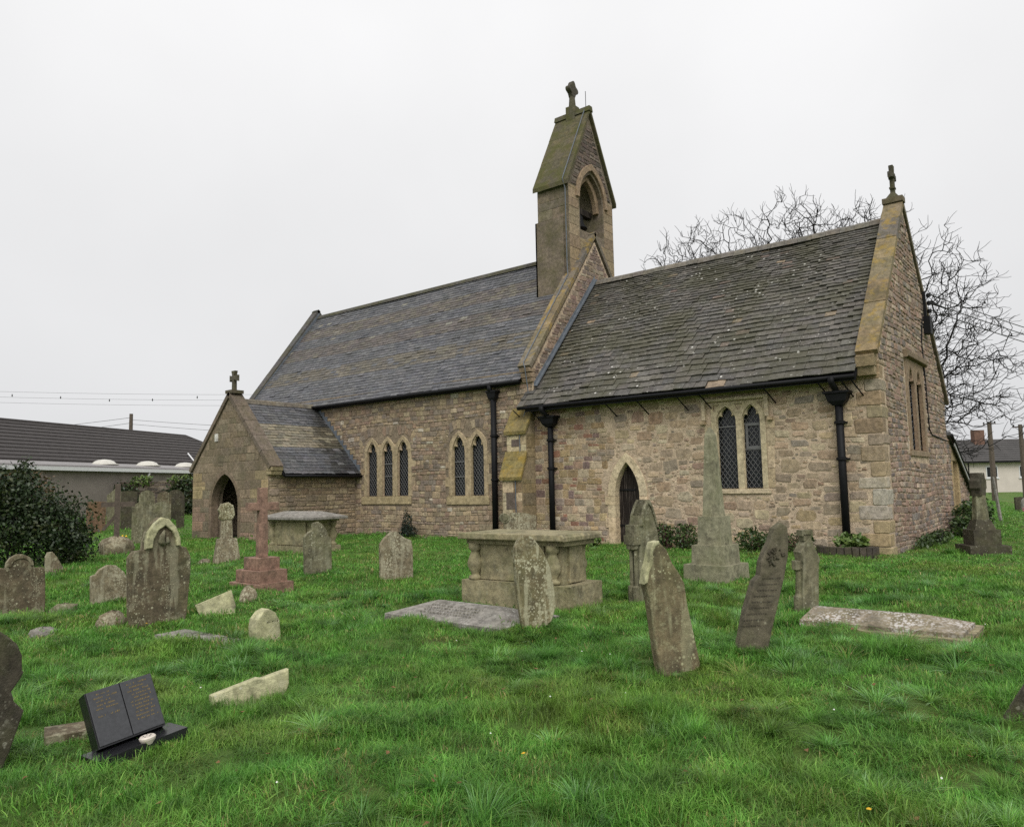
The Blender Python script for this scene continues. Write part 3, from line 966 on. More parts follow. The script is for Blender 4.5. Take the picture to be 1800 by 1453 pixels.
MB().box((BX - .88, YB - .17, 14.8), (BX - .5, YB + .17, 15.62), (.11, .1, .07)).build('cross_pedestal', 'mossroof', bc)
MB().tube([(BX - .69, YB, 15.6), (BX - .69, YB, 16.1)], [.14, .1], 8, col=(.10, .09, .065)).build('cross_shaft', 'dark_ashlar', bc)
link('wheel_cross', shape([(.25 * math.cos(t) * (1 + .2 * math.cos(4 * t)), .28 * math.sin(t) * (1 + .2 * math.cos(4 * t))) for t in np.linspace(0, 2 * math.pi, 41)[:-1]],
     (),
     -.1, .2, .02, Matrix.Translation((BX - .69, YB, 16.3)) @ EAST, (.07, .062, .05)), 'dark_ashlar', bc)
MB().tube([(BX - .1, YB, 15.4), (BX - .1, YB, 16.05)], .012, 5).build('lightning_rod', 'black_iron', bc)
lc = MB()
lc.tube([(BX - .1, YB - .05, 15.42), (BX - .1, YB - 1.66, 12.22), (BX - .06, y0 - .09, 11.9), (BX - .06, y0 - .09, 9.2), (CX - .22, 2.4, 8.82), (CX - .22, -.2, 5.47), (CX - .12, -.26, 5.3), (CX - .12, -.12, 4.6), (CX - .15, -.06, 4.2)], .018, 5)
lc.tube([(-10.14, -.16, 3.95), (-10.14, -.49, 3.3), (-10.14, -.47, 2.58), (-10.14, -.74, 1.95), (-10.14, -.715, 0)], .016, 5)
lc.build('lightning_conductor', MT['lead'], church)
bl = MB()
bl.lathe([(.02, .5), (.13, .48), (.19, .38), (.21, .2), (.26, .06), (.34, -.02), (.35, -.06), (.3, -.07)][::-1], (BX - .6, YB, 11.0), 16)
bl.build('bell', 'black_iron', bc, True)
MB().box((BX - .72, YB - .8, 11.5), (BX - .48, YB + .8, 11.72)).build('bell_headstock', 'oak', bc)

# --- buttress at the nave corner
bt = bpy.data.objects.new('buttress', None); COL.objects.link(bt); bt.parent = church
EB = Matrix.Translation((-9.9, 0, 0)) @ EAST
prof = [(.1, -.4), (-.7, -.4), (-.7, 1.87), (-.45, 2.5), (-.45, 3.27), (-.03, 3.95), (.1, 3.95)]
link('buttress_core', shape(prof[::-1], (), .012, .77, 0, EB, (.3, .235, .15)), 'ashlar', bt)
for z0_, z1_, y_ in ((-.3, 1.85, -.7), (2.52, 3.25, -.45)):
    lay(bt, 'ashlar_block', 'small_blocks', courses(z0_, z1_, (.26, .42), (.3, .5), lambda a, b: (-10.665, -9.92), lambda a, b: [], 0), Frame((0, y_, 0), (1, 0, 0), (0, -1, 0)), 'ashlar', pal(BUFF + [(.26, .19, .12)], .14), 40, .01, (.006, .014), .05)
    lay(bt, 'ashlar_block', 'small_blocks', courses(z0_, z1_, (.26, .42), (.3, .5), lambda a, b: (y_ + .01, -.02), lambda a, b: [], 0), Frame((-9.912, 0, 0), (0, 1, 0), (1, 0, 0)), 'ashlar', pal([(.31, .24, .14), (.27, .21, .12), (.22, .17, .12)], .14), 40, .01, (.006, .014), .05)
for (ya, za), (yb, zb), n in (((-.79, 1.82), (-.45, 2.62), 3), ((-.53, 3.22), (-.05, 3.99), 2)):
    for k in range(n):
        p = (ya + (yb - ya) * k / n, za + (zb - za) * k / n); q = (ya + (yb - ya) * (k + 1) / n, za + (zb - za) * (k + 1) / n - .012)
        V = [(-10.72, p[0], p[1]), (-9.87, p[0], p[1]), (-9.87, q[0], q[1]), (-10.72, q[0], q[1]), (-10.72, p[0] - .02, p[1] + .1), (-9.87, p[0] - .02, p[1] + .1), (-9.87, q[0] - .02, q[1] + .1), (-10.72, q[0] - .02, q[1] + .1)]
        MB().add(V, BOXF, jit((.26, .2, .08), .12)).build('weathering_slab', 'coping', bt)
for a, c_, w_, h_ in ((-10.48, 2.85, .3, .22), (-10.52, .95, .36, .5)):
    link('repair_block', shape([(a, c_), (a + w_, c_), (a + w_, c_ + h_), (a, c_ + h_)], (), (-.45 if c_ > 2 else -.7) - .02, .05, .004, None, (.13, .10, .085)), 'nave_rubble', bt)

# --- chancel door
dr = bpy.data.objects.new('priest_door', None); COL.objects.link(dr); dr.parent = church
for k in range(5):
    a = -7.13 + .168 * k; b_ = a + .163
    top = []
    ap_ = arch(-7.13, -6.29, 1.3, 2.29, 12)
    xs = [p[0] for p in ap_]; zs_ = [p[1] for p in ap_]
    pts = [(a, -.3), (b_, -.3)] + [(x, float(np.interp(x, xs, zs_))) for x in np.linspace(b_, a, 5)]
    link('plank', shape(pts, (), .2 + U(0, .01), .04, .006), 'oak', dr)
for zz in (.45, 1.45):
    MB().box((-7.1, .188, zz), (-6.55, .203, zz + .05)).build('strap_hinge', 'black_iron', dr)
outer = [(-7.34, -.35)] + arch(-7.34, -6.08, 1.3, 2.52, 9) + [(-6.08, -.35)]
inner = [(-6.32, -.35)] + arch(-7.1, -6.32, 1.3, 2.25, 9)[::-1] + [(-7.1, -.35)]
k = len(arch(-7.34, -6.08, 1.3, 2.52, 9)) // 2 + 1
def seg(i0, i1):
    return outer[i0:i1 + 1] + [inner[::-1][j] for j in range(i1, i0 - 1, -1)]
for i0, i1 in ((1, 5), (5, 10), (10, 14), (14, len(outer) - 2)):
    link('arch_stone', shape(seg(i0, i1), (), -.035, .26, .008, None, jit((.62, .5, .34), .05)), 'ashlar', dr)
for sgn in (-1, 1):
    z = -.35; k = 0
    while z < 1.29:
        h = U(.27, .36) if z > -.3 else .45
        if z + h > 1.25: h = 1.296 - z
        wd = (.34, .24)[k % 2] if sgn < 0 else (.24, .27)[k % 2]
        a, b_ = (-7.1 - wd - .0, -7.1) if sgn < 0 else (-6.32, -6.32 + wd)
        link('jamb_stone', shape([(a, z), (b_, z), (b_, z + h - .003), (a, z + h - .003)], (), -.035, .26, .005, None, jit((.63, .5, .33), .06)), 'ashlar', dr)
        z += h; k += 1

# --- east window and vestry door
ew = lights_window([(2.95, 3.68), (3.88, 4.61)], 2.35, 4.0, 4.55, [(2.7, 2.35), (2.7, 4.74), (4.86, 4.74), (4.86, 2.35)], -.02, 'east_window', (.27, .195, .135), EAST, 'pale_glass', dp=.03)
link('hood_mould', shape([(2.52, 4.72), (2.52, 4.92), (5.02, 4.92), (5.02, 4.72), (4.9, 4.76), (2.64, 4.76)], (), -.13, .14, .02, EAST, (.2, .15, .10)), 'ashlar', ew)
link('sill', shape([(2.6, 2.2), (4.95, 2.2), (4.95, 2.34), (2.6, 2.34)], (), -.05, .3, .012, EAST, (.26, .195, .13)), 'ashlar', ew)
vd = bpy.data.objects.new('vestry_door', None); COL.objects.link(vd); vd.parent = church
link('door_leaf', shape([(8.44, -.35), (9.32, -.35), (9.32, 2.16), (8.44, 2.16)], (), .22, .05, 0, EAST), 'oak', vd)
for a, b_ in ((8.3, 8.48), (9.28, 9.52)):
    link('jamb_stone', shape([(a, -.35), (b_, -.35), (b_, 2.15), (a, 2.15)], (), -.03, .3, .015, EAST, (.42, .31, .17)), 'ashlar', vd)
link('lintel', shape([(8.3, 2.155), (9.52, 2.155), (9.2, 2.38), (8.3, 2.6)], (), -.03, .3, .012, EAST, (.34, .26, .16)), 'ashlar', vd)
ve = bpy.data.objects.new('vestry_lean_to', None); COL.objects.link(ve); ve.parent = church
MB().add(*slab([(.12, 11.9, 1.08), (-3.4, 11.9, 1.08), (-3.4, 7.905, 3.04), (.12, 7.905, 3.04)], .1)).build('vestry_roof', 'slate', ve)
for m_ in ve.children: setcol(m_.data, (.1, .1, .105))
MB().add([(.125, 11.86, .86), (.125, 8.3, 2.6), (.155, 8.3, 2.6), (.155, 11.86, .86), (.125, 11.86, 1.06), (.125, 8.3, 2.8), (.155, 8.3, 2.8), (.155, 11.86, 1.06)], BOXF).build('bargeboard', plain('grey painted board', (.34, .34, .33), .6), ve)
MB().box((-3.3, 11.1, -.4), (-.5, 11.4, 1.2)).build('vestry_wall', 'mortar', ve)
MB().tube([(.14, 11.9, .98), (.14, 7.92, 2.94)], .05, 6).build('verge_trim', 'black_iron', ve)
MB().tube([(.03, 5.3, 6.3), (.03, 4.95, 5.4), (.03, 5.1, 4.2), (.03, 5.15, 3.0), (.03, 5.5, 2.85), (.03, 7.7, 2.75)], .022, 5).build('supply_cable', 'black_iron', church)
MB().box((.03, 5.45, 5.75), (.2, 5.75, 6.25)).build('cable_box', 'black_iron', church)
ib = bpy.data.objects.new('insulator_bracket', None); COL.objects.link(ib); ib.parent = church
MB().box((.03, 5.56, 6.2), (.1, 5.64, 7.0)).build('bracket_bar', 'black_iron', ib)
for k in range(3):
    MB().lathe([(.03, 0), (.06, .02), (.06, .1), (.03, .12)], (.18, 5.6, 6.35 + .23 * k), 8).build('insulator', 'black_iron', ib)

# --- gutters and downpipes
def tube_part(name, parent, pts, r, n=8, mat='black_iron'):
    return MB().tube(pts, r, n).build(name, mat, parent, True)
gu = tube_part('chancel_gutter', church, [(-10.2, -.47, 4.01), (-.42, -.47, 3.98)], .055)
for x in (-10.3, -9.7, -7.05, -6.05, -4.85, -4.2, -2.5, -1.2, -.68, -.46):
    tube_part('gutter_stay', gu, [(x - .08, -.47, 3.97), (x + .1, -.01, 3.55)], .018, 5)
tube_part('nave_gutter', church, [(NWX + .4, -.26, 4.92), (CX - .36, -.26, 4.9)], .062)
def hopper(par, x, y, z, w):
    V = []
    for zz, s_ in ((-.16, .2), (-.06, .36), (.1, .44), (.12, .52), (.17, .52)):
        for dx, dy in ((-1, -1), (1, -1), (1, 1), (-1, 1)):
            V.append((x + dx * w * s_, y + dy * w * s_ * .62, z + zz))
    f = [(3, 2, 1, 0)] + [(4 * i + k, 4 * i + (k + 1) % 4, 4 * i + 4 + (k + 1) % 4, 4 * i + 4 + k) for i in range(4) for k in range(4)] + [(16, 17, 18, 19)]
    MB().add(V, f).build('hopper_head', 'black_iron', par)
for x, neck, zt, zb in ((-11.46, None, 4.42, -.2), (-9.23, 1, 3.46, -.2), (-.89, 1, 3.42, .02)):
    pp = tube_part('downpipe', church, [(x, -.13, zt), (x, -.13, zb)], .088 if neck else .095, 12)
    for zc in ((zt - .5, zt - 1.35) if neck else (zt - 1.2, zt - 2.6)):
        MB().lathe([(.09, 0), (.125, .015), (.125, .07), (.09, .085)], (x, -.13, zc), 12).build('pipe_collar', 'black_iron', pp)
        MB().box((x - .15, -.06, zc + .02), (x + .15, -.01, zc + .06)).build('pipe_bracket', 'black_iron', pp)
    if neck:
        hopper(pp, x, -.17, zt + .1, .56)
        tube_part('swan_neck', pp, [(x - .03, -.53, 4.0), (x - .03, -.52, 3.88), (x - .01, -.3, 3.74), (x, -.2, zt + .22)], .075, 8)
    else:
        hopper(pp, x, -.15, zt + .12, .4)
        tube_part('swan_neck', pp, [(x - .05, -.26, 4.9), (x - .05, -.26, 4.75), (x, -.16, zt + .22)], .075, 8)

# --- porch
PX0, PX1, PY = -23.28, -18.37, -3.78
PM = (PX0 + PX1) / 2
parch = arch(-21.95, -20.2, 1.15, 2.3, 9)
pf = link('porch_front_wall', shape([(PX0, -.4), (-22.0, -.4)] + arch(-22.0, -20.15, 1.15, 2.36, 9) + [(-20.15, -.4), (PX1, -.4), (PX1, 2.45), (PM, 5.1), (PX0, 2.45)], (), PY, .45, .0), 'nave_mortar', church)
def p_span(a, b):
    if b < 2.5: return (PX0 + .01, PX1 - .01)
    t = (5.05 - b) / 2.6
    return (PM - t * 2.42, PM + t * 2.42)
def p_holes(a, b):
    if a > 2.45: return []
    if a < 1.15: return [(-22.12, -20.03)]
    t = (a - 1.15) / 1.3
    hw = 1.04 * (1 - t ** 1.9)
    return [(-21.075 - hw, -21.075 + hw)]
def porch_col(s, z):
    c = random.choice([(.25, .195, .135), (.225, .178, .12), (.2, .165, .112), (.26, .2, .14), (.215, .17, .12)])
    if z < 1.2 and random.random() < .5: c = (.32, .22, .16)
    if s > PX1 - .6 and 1.2 < z < 2.9: c = (.40, .315, .18)
    if s < PX0 + .5 and 1.5 < z: c = (.37, .285, .16)
    return jit(c, .14, .04)
lay(pf, 'ashlar_block', 'small_ashlar_blocks', courses(-.3, 4.9, (.2, .36), (.35, .75), p_span, p_holes, .08), Frame((0, PY, 0), (1, 0, 0), (0, -1, 0)), 'porch_ashlar', porch_col, 300, .012, (.006, .016), .06)
def pring(i0, i1):
    o_ = [(-22.1, -.3)] + arch(-22.1, -20.05, 1.15, 2.47, 9) + [(-20.05, -.3)]
    n_ = [(-21.95, -.3)] + parch + [(-20.2, -.3)]
    return o_[i0:i1 + 1] + n_[i0:i1 + 1][::-1]
for i0, i1 in ((0, 1), (1, 4), (4, 7), (7, 10), (10, 13), (13, 16), (16, 19), (19, 20)):
    link('arch_stone', shape(pring(i0, i1), (), PY - .02, .3, .012, None, jit((.2, .15, .105), .15)), 'porch_ashlar', pf)
MB().box((-21.75, PY - .035, 3.5), (-21.55, PY - .005, 3.78), (.62, .6, .56)).build('white_plaque', 'ashlar', pf)
for x0_, x1_, nm in ((PX1 - .42, PX1 - .006, 'porch_east_wall'), (PX0 + .006, PX0 + .42, 'porch_west_wall')):
    pw = MB().box((x0_, PY + .45, -.4), (x1_, -.02, 2.4)).build(nm, 'nave_mortar', church)
    if 'east' in nm:
        lay(pw, 'rubble_stone', 'small_rubble_stones', courses(-.3, 2.36, (.13, .24), (.2, .42), lambda a, b: (PY + .02, -.05), lambda a, b: []), Frame((PX1 - .006, 0, 0), (0, 1, 0), (1, 0, 0)), 'nave_rubble',
            pal([(.34, .26, .17), (.29, .215, .15), (.26, .205, .15), (.36, .285, .19)], .18), 200, .03, (.01, .03), .3)
MB().box((-21.9, -.1, -.3), (-20.3, -.03, 2.2)).build('inner_door', 'oak', church)
MB().box((PX0, PY, -.3), (PX1, -.03, .0)).build('porch_floor', 'porch_ashlar', church)
pr_ = MB()
pr_.add(*slab([(PX1 + .28, PY + .4, 2.2), (PX1 + .28, .0, 2.2), (PM, .0, 4.92), (PM, PY + .4, 4.92)], .08))
pr_.add(*slab([(PX0 - .28, .0, 2.2), (PX0 - .28, PY + .4, 2.2), (PM - .002, PY + .4, 4.92), (PM - .002, .0, 4.92)], .08))
proof = pr_.build('porch_roof', 'black_iron', church)
lp = math.hypot(PM - PX1 - .3, 2.76)
def pslate(s, v, ri):
    t = v / lp
    P = SL if t < .33 or t > .64 else [(.19, .165, .115), (.16, .14, .10), (.22, .19, .13)]
    c = jit(random.choice(P), .18)
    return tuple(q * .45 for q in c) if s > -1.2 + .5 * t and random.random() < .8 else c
n_r = int(lp / .155)
roof_rows(proof, 'porch_slate', 'small_porch_slates', (PX1 + .3, 0, 2.24), (0, 1, 0), (PM - PX1 - .3, 0, 2.72), lp, PY + .44, .0, [(lp - .03) / n_r] * n_r, (.26, .34), (.010, .016), 'slate', pslate, 300)
for k in range(9):
    a = PY + .42 + .36 * k; V = []
    for y in (a, a + .352):
        for dx, dz in ((-.13, -.13), (-.07, .01), (0, .05), (.07, .01), (.13, -.13)):
            V.append((PM + dx, y, 5.0 + dz))
    MB().add(V, [(i, i + 1, i + 6, i + 5) for i in range(4)] + [(4, 3, 2, 1, 0), (5, 6, 7, 8, 9)], jit((.17, .15, .12), .15)).build('ridge_tile', 'ashlar', proof)
tube_part('porch_gutter', church, [(PX1 + .34, PY + .42, 2.16), (PX1 + .34, -.02, 2.14)], .05)
# stepped lead soakers up the nave wall
for k in range(14):
    t = k / 14
    x = PX1 + .26 + (PM - PX1 - .26) * t; zz = 2.28 + 2.72 * t
    MB().box((x - .2, -.055, zz), (x, -.045, zz + .3)).build('lead_soaker', 'lead', proof)
pcop = bpy.data.objects.new('porch_gable_coping', None); COL.objects.link(pcop); pcop.parent = church
for sgn in (1, -1):
    A = Vector((PM + sgn * 2.66, 2.5)); B = Vector((PM, 5.28)); d = B - A
    nrm = Vector((sgn * abs(d.y), abs(d.x))).normalized()
    n = 5
    for k in range(n):
        p = A + d * (k / n); q = A + d * ((k + 1) / n - .004)
        P = [p, q, q - nrm * .15, p - nrm * .15]
        P = P if sgn < 0 else P[::-1]
        V = [(v.x, PY - .07, v.y) for v in P[::-1]] + [(v.x, PY + .45, v.y) for v in P[::-1]]
        MB().add(V, [tuple(reversed(q)) for q in BOXF], jit((.17, .135, .105), .12)).build('coping_stone', 'porch_ashlar', pcop)
for zz, o in ((2.34, .12), (2.2, .06)):
    link('kneeler', shape([(PX1 - .1, zz), (PX1 + o + .1, zz), (PX1 + o + .14, zz + .12), (PX1 - .1, zz + .12)], (), PY - .03, .45, .02, None, (.33, .27, .16)), 'ashlar', pcop)
MB().box((PM - .22, PY - .06, 5.2), (PM + .22, PY + .42, 5.32), (.12, .1, .075)).build('apex_stone', 'dark_ashlar', pcop)
link('porch_cross', shape(cross_outline(.72, .22, .07), (), PY + .1, .14, .015, Matrix.Translation((PM, 0, 5.32)), (.10, .09, .07)), 'dark_ashlar', pcop)

# ------------------------------------------------------------------ gravestones
MT['g_brown'] = grave('brown sandstone headstone', (0.144, 0.115, 0.074), (0.106, 0.085, 0.054), .35, (.40, .38, .26), .3, .35, .35)
MT['g_grey'] = grave('grey green headstone', (0.182, 0.166, 0.105), (0.133, 0.123, 0.078), .3, (.40, .39, .28), .35, .3, .2)
MT['g_speckle'] = grave('lichen speckled headstone', (0.214, 0.178, 0.115), (0.161, 0.129, 0.084), .65, (.42, .39, .28), .2, .75, .4, dsize=.42)
MT['g_lancet'] = grave('lancet headstone stone', (0.214, 0.178, 0.101), (0.149, 0.123, 0.072), .35, (.47, .45, .31), .35, .8, .55, dsize=.4)
MT['g_dark'] = grave('dark weathered headstone', (0.072, 0.060, 0.043), (0.052, 0.046, 0.034), .2, (.27, .26, .2), .3, .22, 0)
MT['g_cream'] = grave('cream limewashed stone', (.47, .45, .28), (.40, .38, .22), .2, (.55, .53, .40), .3, .05, 0)
MT['g_lean'] = grave('leaning brown headstone', (0.182, 0.145, 0.084), (0.133, 0.108, 0.065), .3, (.42, .41, .25), .3, .4, .3)
MT['g_smooth'] = grave('grey brown slate headstone', (0.121, 0.105, 0.072), (0.102, 0.087, 0.059), .1, (.3, .28, .2), .25, .06, 0, .8)
MT['g_pink'] = grave('pink granite', (.27, .165, .12), (.22, .135, .1), .05, (.35, .22, .18), .03, 0, 0, .6)
MT['g_tomb'] = grave('tomb sandstone', (0.307, 0.264, 0.158), (0.240, 0.211, 0.128), .16, (.36, .35, .25), .5, .1, .1)
MT['g_ledger'] = grave('grey ledger stone', (0.257, 0.236, 0.209), (0.203, 0.189, 0.169), .3, (.38, .37, .33), .12, .25, 0, dsize=.35)
MT['g_coped'] = grave('pink buff coped stone', (.25, .205, .145), (.19, .16, .112), .1, (.55, .52, .49), .35, .6, 0, dsize=.5)
MT['g_orange'] = grave('rusty brown headstone', (.17, .1, .06), (.14, .085, .055), .15, (.4, .35, .25), .15, .1, 0)
MT['g_obelisk'] = grave('pale olive obelisk stone', (0.270, 0.252, 0.168), (0.218, 0.208, 0.137), .1, (.36, .35, .25), .35, .03, .15, .85)
MT['black_granite'] = plain('black granite', (.012, .012, .014), .32, .3, 60, .5, bump=.05)
MT['granite_face'] = plain('honed dark granite', (.045, .046, .05), .5, .25, 40, .4, bump=.05)
MT['gold'] = plain('gold lettering', (.15, .105, .035), .5, .3, 30)
MT['wood'] = plain('old dark timber', (.10, .078, .06), .85, .4, 12)
MT['ceramic'] = plain('white ceramic', (.62, .55, .48), .5, .15, 20)

feet = []                                   # footprints kept free of grass: (x, y, rz, half length, half depth)

def below(out):
    """carry the two lowest ends of a traced outline down into the soil"""
    n = len(out)
    a = min(range(n), key=lambda i: out[i][1] + (out[i][0] > 0) * 9)
    b = min(range(n), key=lambda i: out[i][1] + (out[i][0] < 0) * 9)
    (xa, za), (xb, zb) = out[a], out[b]
    return out, (xa - .02, -.4), (xb + .02, -.4)

def headstone(label, loc, rzdeg, T, out, mat, lean=0.0, name='headstone', bevel=.012, parts=None, group=None, foot=True):
    o2 = [p for p in out]
    o2 = o2 + [(o2[-1][0], -.4), (o2[0][0], -.4)]
    me = shape(o2, (), 0, T, bevel)
    if parts:
        t = thing(name, label, 'headstone', loc, R(rzdeg), group)
        link('slab', me, mat, t)
        parts(t)
        ob = t
    else:
        ob = tag(link(name, me, mat), label, 'headstone', group)
        ob.location = loc
        ob.rotation_euler = (0, 0, R(rzdeg))
    if lean: ob.rotation_euler = (R(lean), 0, R(rzdeg))
    w = (max(p[0] for p in out if p[1] < .3) - min(p[0] for p in out if p[1] < .3)) / 2
    if foot:
        feet.append((loc[0] - math.sin(R(rzdeg)) * T / 2, loc[1] + math.cos(R(rzdeg)) * T / 2, R(rzdeg), w, T / 2 + .01))
    return ob

def mould(pts, y, th, mat, name, col=None):
    def f(t):
        link(name, shape(pts, (), y, th, .01), mat, t)
    return f

headstone('brown headstone with a rounded head between shoulders, cut by the left edge', (-8.425, -14.480, -.05), 85.1, .1,
    [(-.298, .033), (-.32, .63), (-.278, .651), (-.22, .638), (-.208, .72), (-.167, .784), (-.081, .831), (-.006, .826), (.078, .782), (.126, .71), (.144, .623), (.275, .612), (.291, .507), (.309, -.027)], 'g_brown',
    parts=lambda t: link('head_moulding', shape([(-.19 + 0, .66)] + [(-.035 + .165 * math.cos(a), .66 + .155 * math.sin(a)) for a in np.linspace(math.pi, 0, 12)] + [(-.035 + .12 * math.cos(a), .66 + .11 * math.sin(a)) for a in np.linspace(0, math.pi, 12)], (), -.02, .04, .005), 'g_brown', t))
headstone('low pinkish headstone half under the dark ivy bush', (-13.809, -12.021, -.05), 83.4, .1,
    [(-.176, -.003), (-.189, .38), (-.149, .476), (-.06, .482), (.033, .363), (.153, .129), (.168, .003)], 'g_speckle')
headstone('small lichen speckled headstone just left of the arched one', (-8.655, -13.14, -.05), 80.2, .1,
    [(-.272, .03), (-.283, .38), (-.216, .402), (-.159, .48), (-.041, .541), (.081, .526), (.207, .412), (.273, .255), (.29, -.03)], 'g_speckle')
def big_parts(t):
    o_ = [(-.183, .96), (-.183, 1.052), (-.157, 1.17), (-.086, 1.28), (.017, 1.359), (.109, 1.332), (.203, 1.228), (.261, 1.086), (.271, .978)]
    i_ = [(-.093, .971), (-.081, 1.076), (-.024, 1.194), (.065, 1.25), (.158, 1.169), (.207, 1.059), (.217, .981)]
    link('arch_moulding', shape(o_ + i_[::-1], (), -.05, .1, .012), 'g_cream', t)
    b = MB()
    b.tube([(.06, -.012, 1.0), (.02, -.03, 1.05), (.03, -.03, 1.12), (.06, -.02, 1.19)], [.03, .045, .035, .012], 8)
    b.tube([(.08, -.012, 1.02), (.11, -.02, 1.04), (.09, -.03, 1.1)], [.02, .035, .015], 8)
    b.build('carved_urn', 'g_grey', t, True)
headstone('tall brown headstone with a cream pointed-arch head and carved niche', (-5.642, -13.867, -.05), 85.4, .14,
    [(-.326, .022), (-.352, .797), (-.351, .856), (-.296, .941), (-.188, .948), (-.183, 1.052), (-.157, 1.17), (-.086, 1.28), (.017, 1.359), (.109, 1.332), (.203, 1.228), (.261, 1.086), (.271, .978), (.366, .94), (.424, .827), (.428, .61), (.384, .045), (.355, -.058)], 'g_brown', parts=big_parts)
headstone('olive headstone with an ogee head in front of the far chest tomb', (-8.508, -9.181, -.05), 74.9, .1,
    [(-.266, .015), (-.283, .752), (-.199, .841), (-.126, .884), (-.102, 1.023), (.009, 1.046), (.108, .978), (.184, .869), (.222, .749), (.285, .699), (.299, -.007)], 'g_grey')
headstone('small thick cream headstone with a rounded top', (-3.414, -13.695, -.05), 91.2, .16,
    [(-.156, .012), (-.166, .154), (-.152, .242), (-.077, .322), (-.001, .344), (.085, .293), (.141, .2), (.167, -.027)], 'g_cream',
    parts=lambda t: link('worn_lettering', (lambda b: [b.box((-.03 + .022 * i, -.003, .19 + U(0, .008)), (-.03 + .022 * i + U(.003, .014), .002, .19 + U(.01, .02))) for i in range(7)] and b.mesh('l'))(MB()), 'g_dark', t))
o = tag(link('tilted_slab', shape([(-.313, .14), (.162, .31), (.219, .096), (.2, -.2), (-.244, -.3), (-.244, -.016)], (), 0, .06, .008), 'g_cream'), 'cream slab tilted sideways with dark lichen beside the tall arched headstone', 'headstone')
o.location = (-5.674, -12.982, -.05); o.rotation_euler = (R(-8), 0, R(64.5))
headstone('pale speckled headstone standing alone below the nave windows', (-6.473, -8.945, -.05), 65.4, .1,
    [(-.301, .008), (-.312, .654), (-.219, .777), (-.152, .826), (-.084, .887), (.01, .883), (.078, .815), (.159, .76), (.295, .702), (.322, .571), (.331, -.023)], 'g_speckle')
headstone('lancet-shaped headstone with white lichen in front of the big chest tomb', (-1.164, -11.698, -.05), 55.3, .1,
    [(-.144, .007), (-.208, .479), (-.227, .794), (-.218, .968), (-.179, 1.045), (-.111, 1.098), (-.043, 1.096), (.023, 1.038), (.122, .906), (.202, .711), (.247, .454), (.259, .263), (.203, .109), (.099, .006)], 'g_lancet')
def scroll(t):
    MB().tube([(-.38, -.03, .82), (-.38, .2, .82)], .13, 14).tube([(-.38, -.05, .82), (-.38, -.02, .82)], .07, 12).build('scroll', 'g_grey', t)
headstone('worn grey stone with a scrolled end against the church buttress', (-8.937, -2.151, -.05), 48.4, .16,
    [(-.38, -.1), (-.38, .8), (-.2, .95), (.166, .94), (.49, .86), (.493, -.133)], 'g_speckle', parts=scroll)
headstone('big headstone leaning left with a cream lichened edge', (1.053, -12.495, -.05), 54.9, .13,
    [(-.2, .014), (-.228, .21), (-.274, .618), (-.313, .784), (-.29, .897), (-.26, .961), (-.237, 1.076), (-.217, 1.125), (-.161, 1.139), (-.089, 1.07), (-.039, .951), (.031, .849), (.074, .763), (.094, .58), (.155, .28), (.199, .047), (.178, -.017)], 'g_lean', bevel=.018,
    parts=lambda t: link('lichened_edge', shape([(-.325, .775), (-.3, .9), (-.272, .965), (-.25, 1.08), (-.225, 1.137), (-.165, 1.15), (-.16, 1.12), (-.2, 1.1), (-.225, 1.06), (-.235, .955), (-.27, .885), (-.29, .79)], (), -.006, .125, .01), 'g_cream', t))
def roundel(t):
    b = MB()
    for k in range(26):
        a = U(0, 6.28); r = .085 * math.sqrt(U(0, 1))
        b.tube([(.285 + r * math.cos(a), -.004, .92 + r * math.sin(a) * 1.2), (.285 + r * math.cos(a) + U(-.03, .03), -.012, .92 + r * math.sin(a) * 1.2 + U(-.03, .03))], [.014, .006], 5)
    b.build('carved_roundel', 'g_dark', t)
    b = MB()
    for r_ in range(9):
        zz = .72 - .055 * r_; xm = .235 - .03 * r_; x = xm - .1
        while x < xm + .1:
            w_ = U(.008, .022)
            b.box((x, -.0025, zz), (x + w_, .002, zz + .012)); x += w_ + U(.005, .012)
    b.build('worn_inscription', 'g_dark', t)['kind'] = 'stuff'
headstone('slim grey headstone leaning right with a carved roundel', (1.344, -11.577, -.05), 46.9, .11,
    [(-.164, -.027), (-.046, .424), (.056, .704), (.116, .756), (.136, .881), (.176, .969), (.24, 1.076), (.286, 1.201), (.367, 1.254), (.424, 1.216), (.433, 1.106), (.416, .925), (.366, .729), (.306, .534), (.212, .236), (.164, .062)], 'g_smooth', parts=roundel)
def gothic(t):
    link('arch_moulding', shape([(-.134, 1.06), (-.106, 1.209), (-.049, 1.342), (.014, 1.436), (.044, 1.436), (.098, 1.349), (.15, 1.2), (.187, 1.051), (.16, 1.051), (.125, 1.19), (.075, 1.32), (.03, 1.38), (-.01, 1.32), (-.06, 1.2), (-.085, 1.06)], (), -.03, .28, .01), 'g_grey', t)
    for y in (.05, .15):
        MB().tube([(-.19, y, -.2), (-.2, y, .2), (-.19, y, .22), (-.185, y, .72), (-.2, y, .74), (-.2, y, .8)], [.055, .055, .03, .03, .055, .06], 8).build('side_column', 'g_grey', t)
    MB().box((-.26, -.02, .8), (-.13, .22, .93)).build('column_capital', 'g_grey', t)
    MB().box((-.24, .0, .93), (-.14, .2, 1.08)).build('shoulder', 'g_grey', t)
headstone('gothic headstone with pointed arch and side columns before the church door', (-1.217, -8.902, -.05), 68.9, .2,
    [(-.183, .017), (-.134, 1.076), (-.106, 1.209), (-.049, 1.342), (.014, 1.436), (.044, 1.436), (.098, 1.349), (.15, 1.2), (.187, 1.051), (.208, .881), (.216, .744), (.178, -.015)], 'g_grey', parts=gothic)
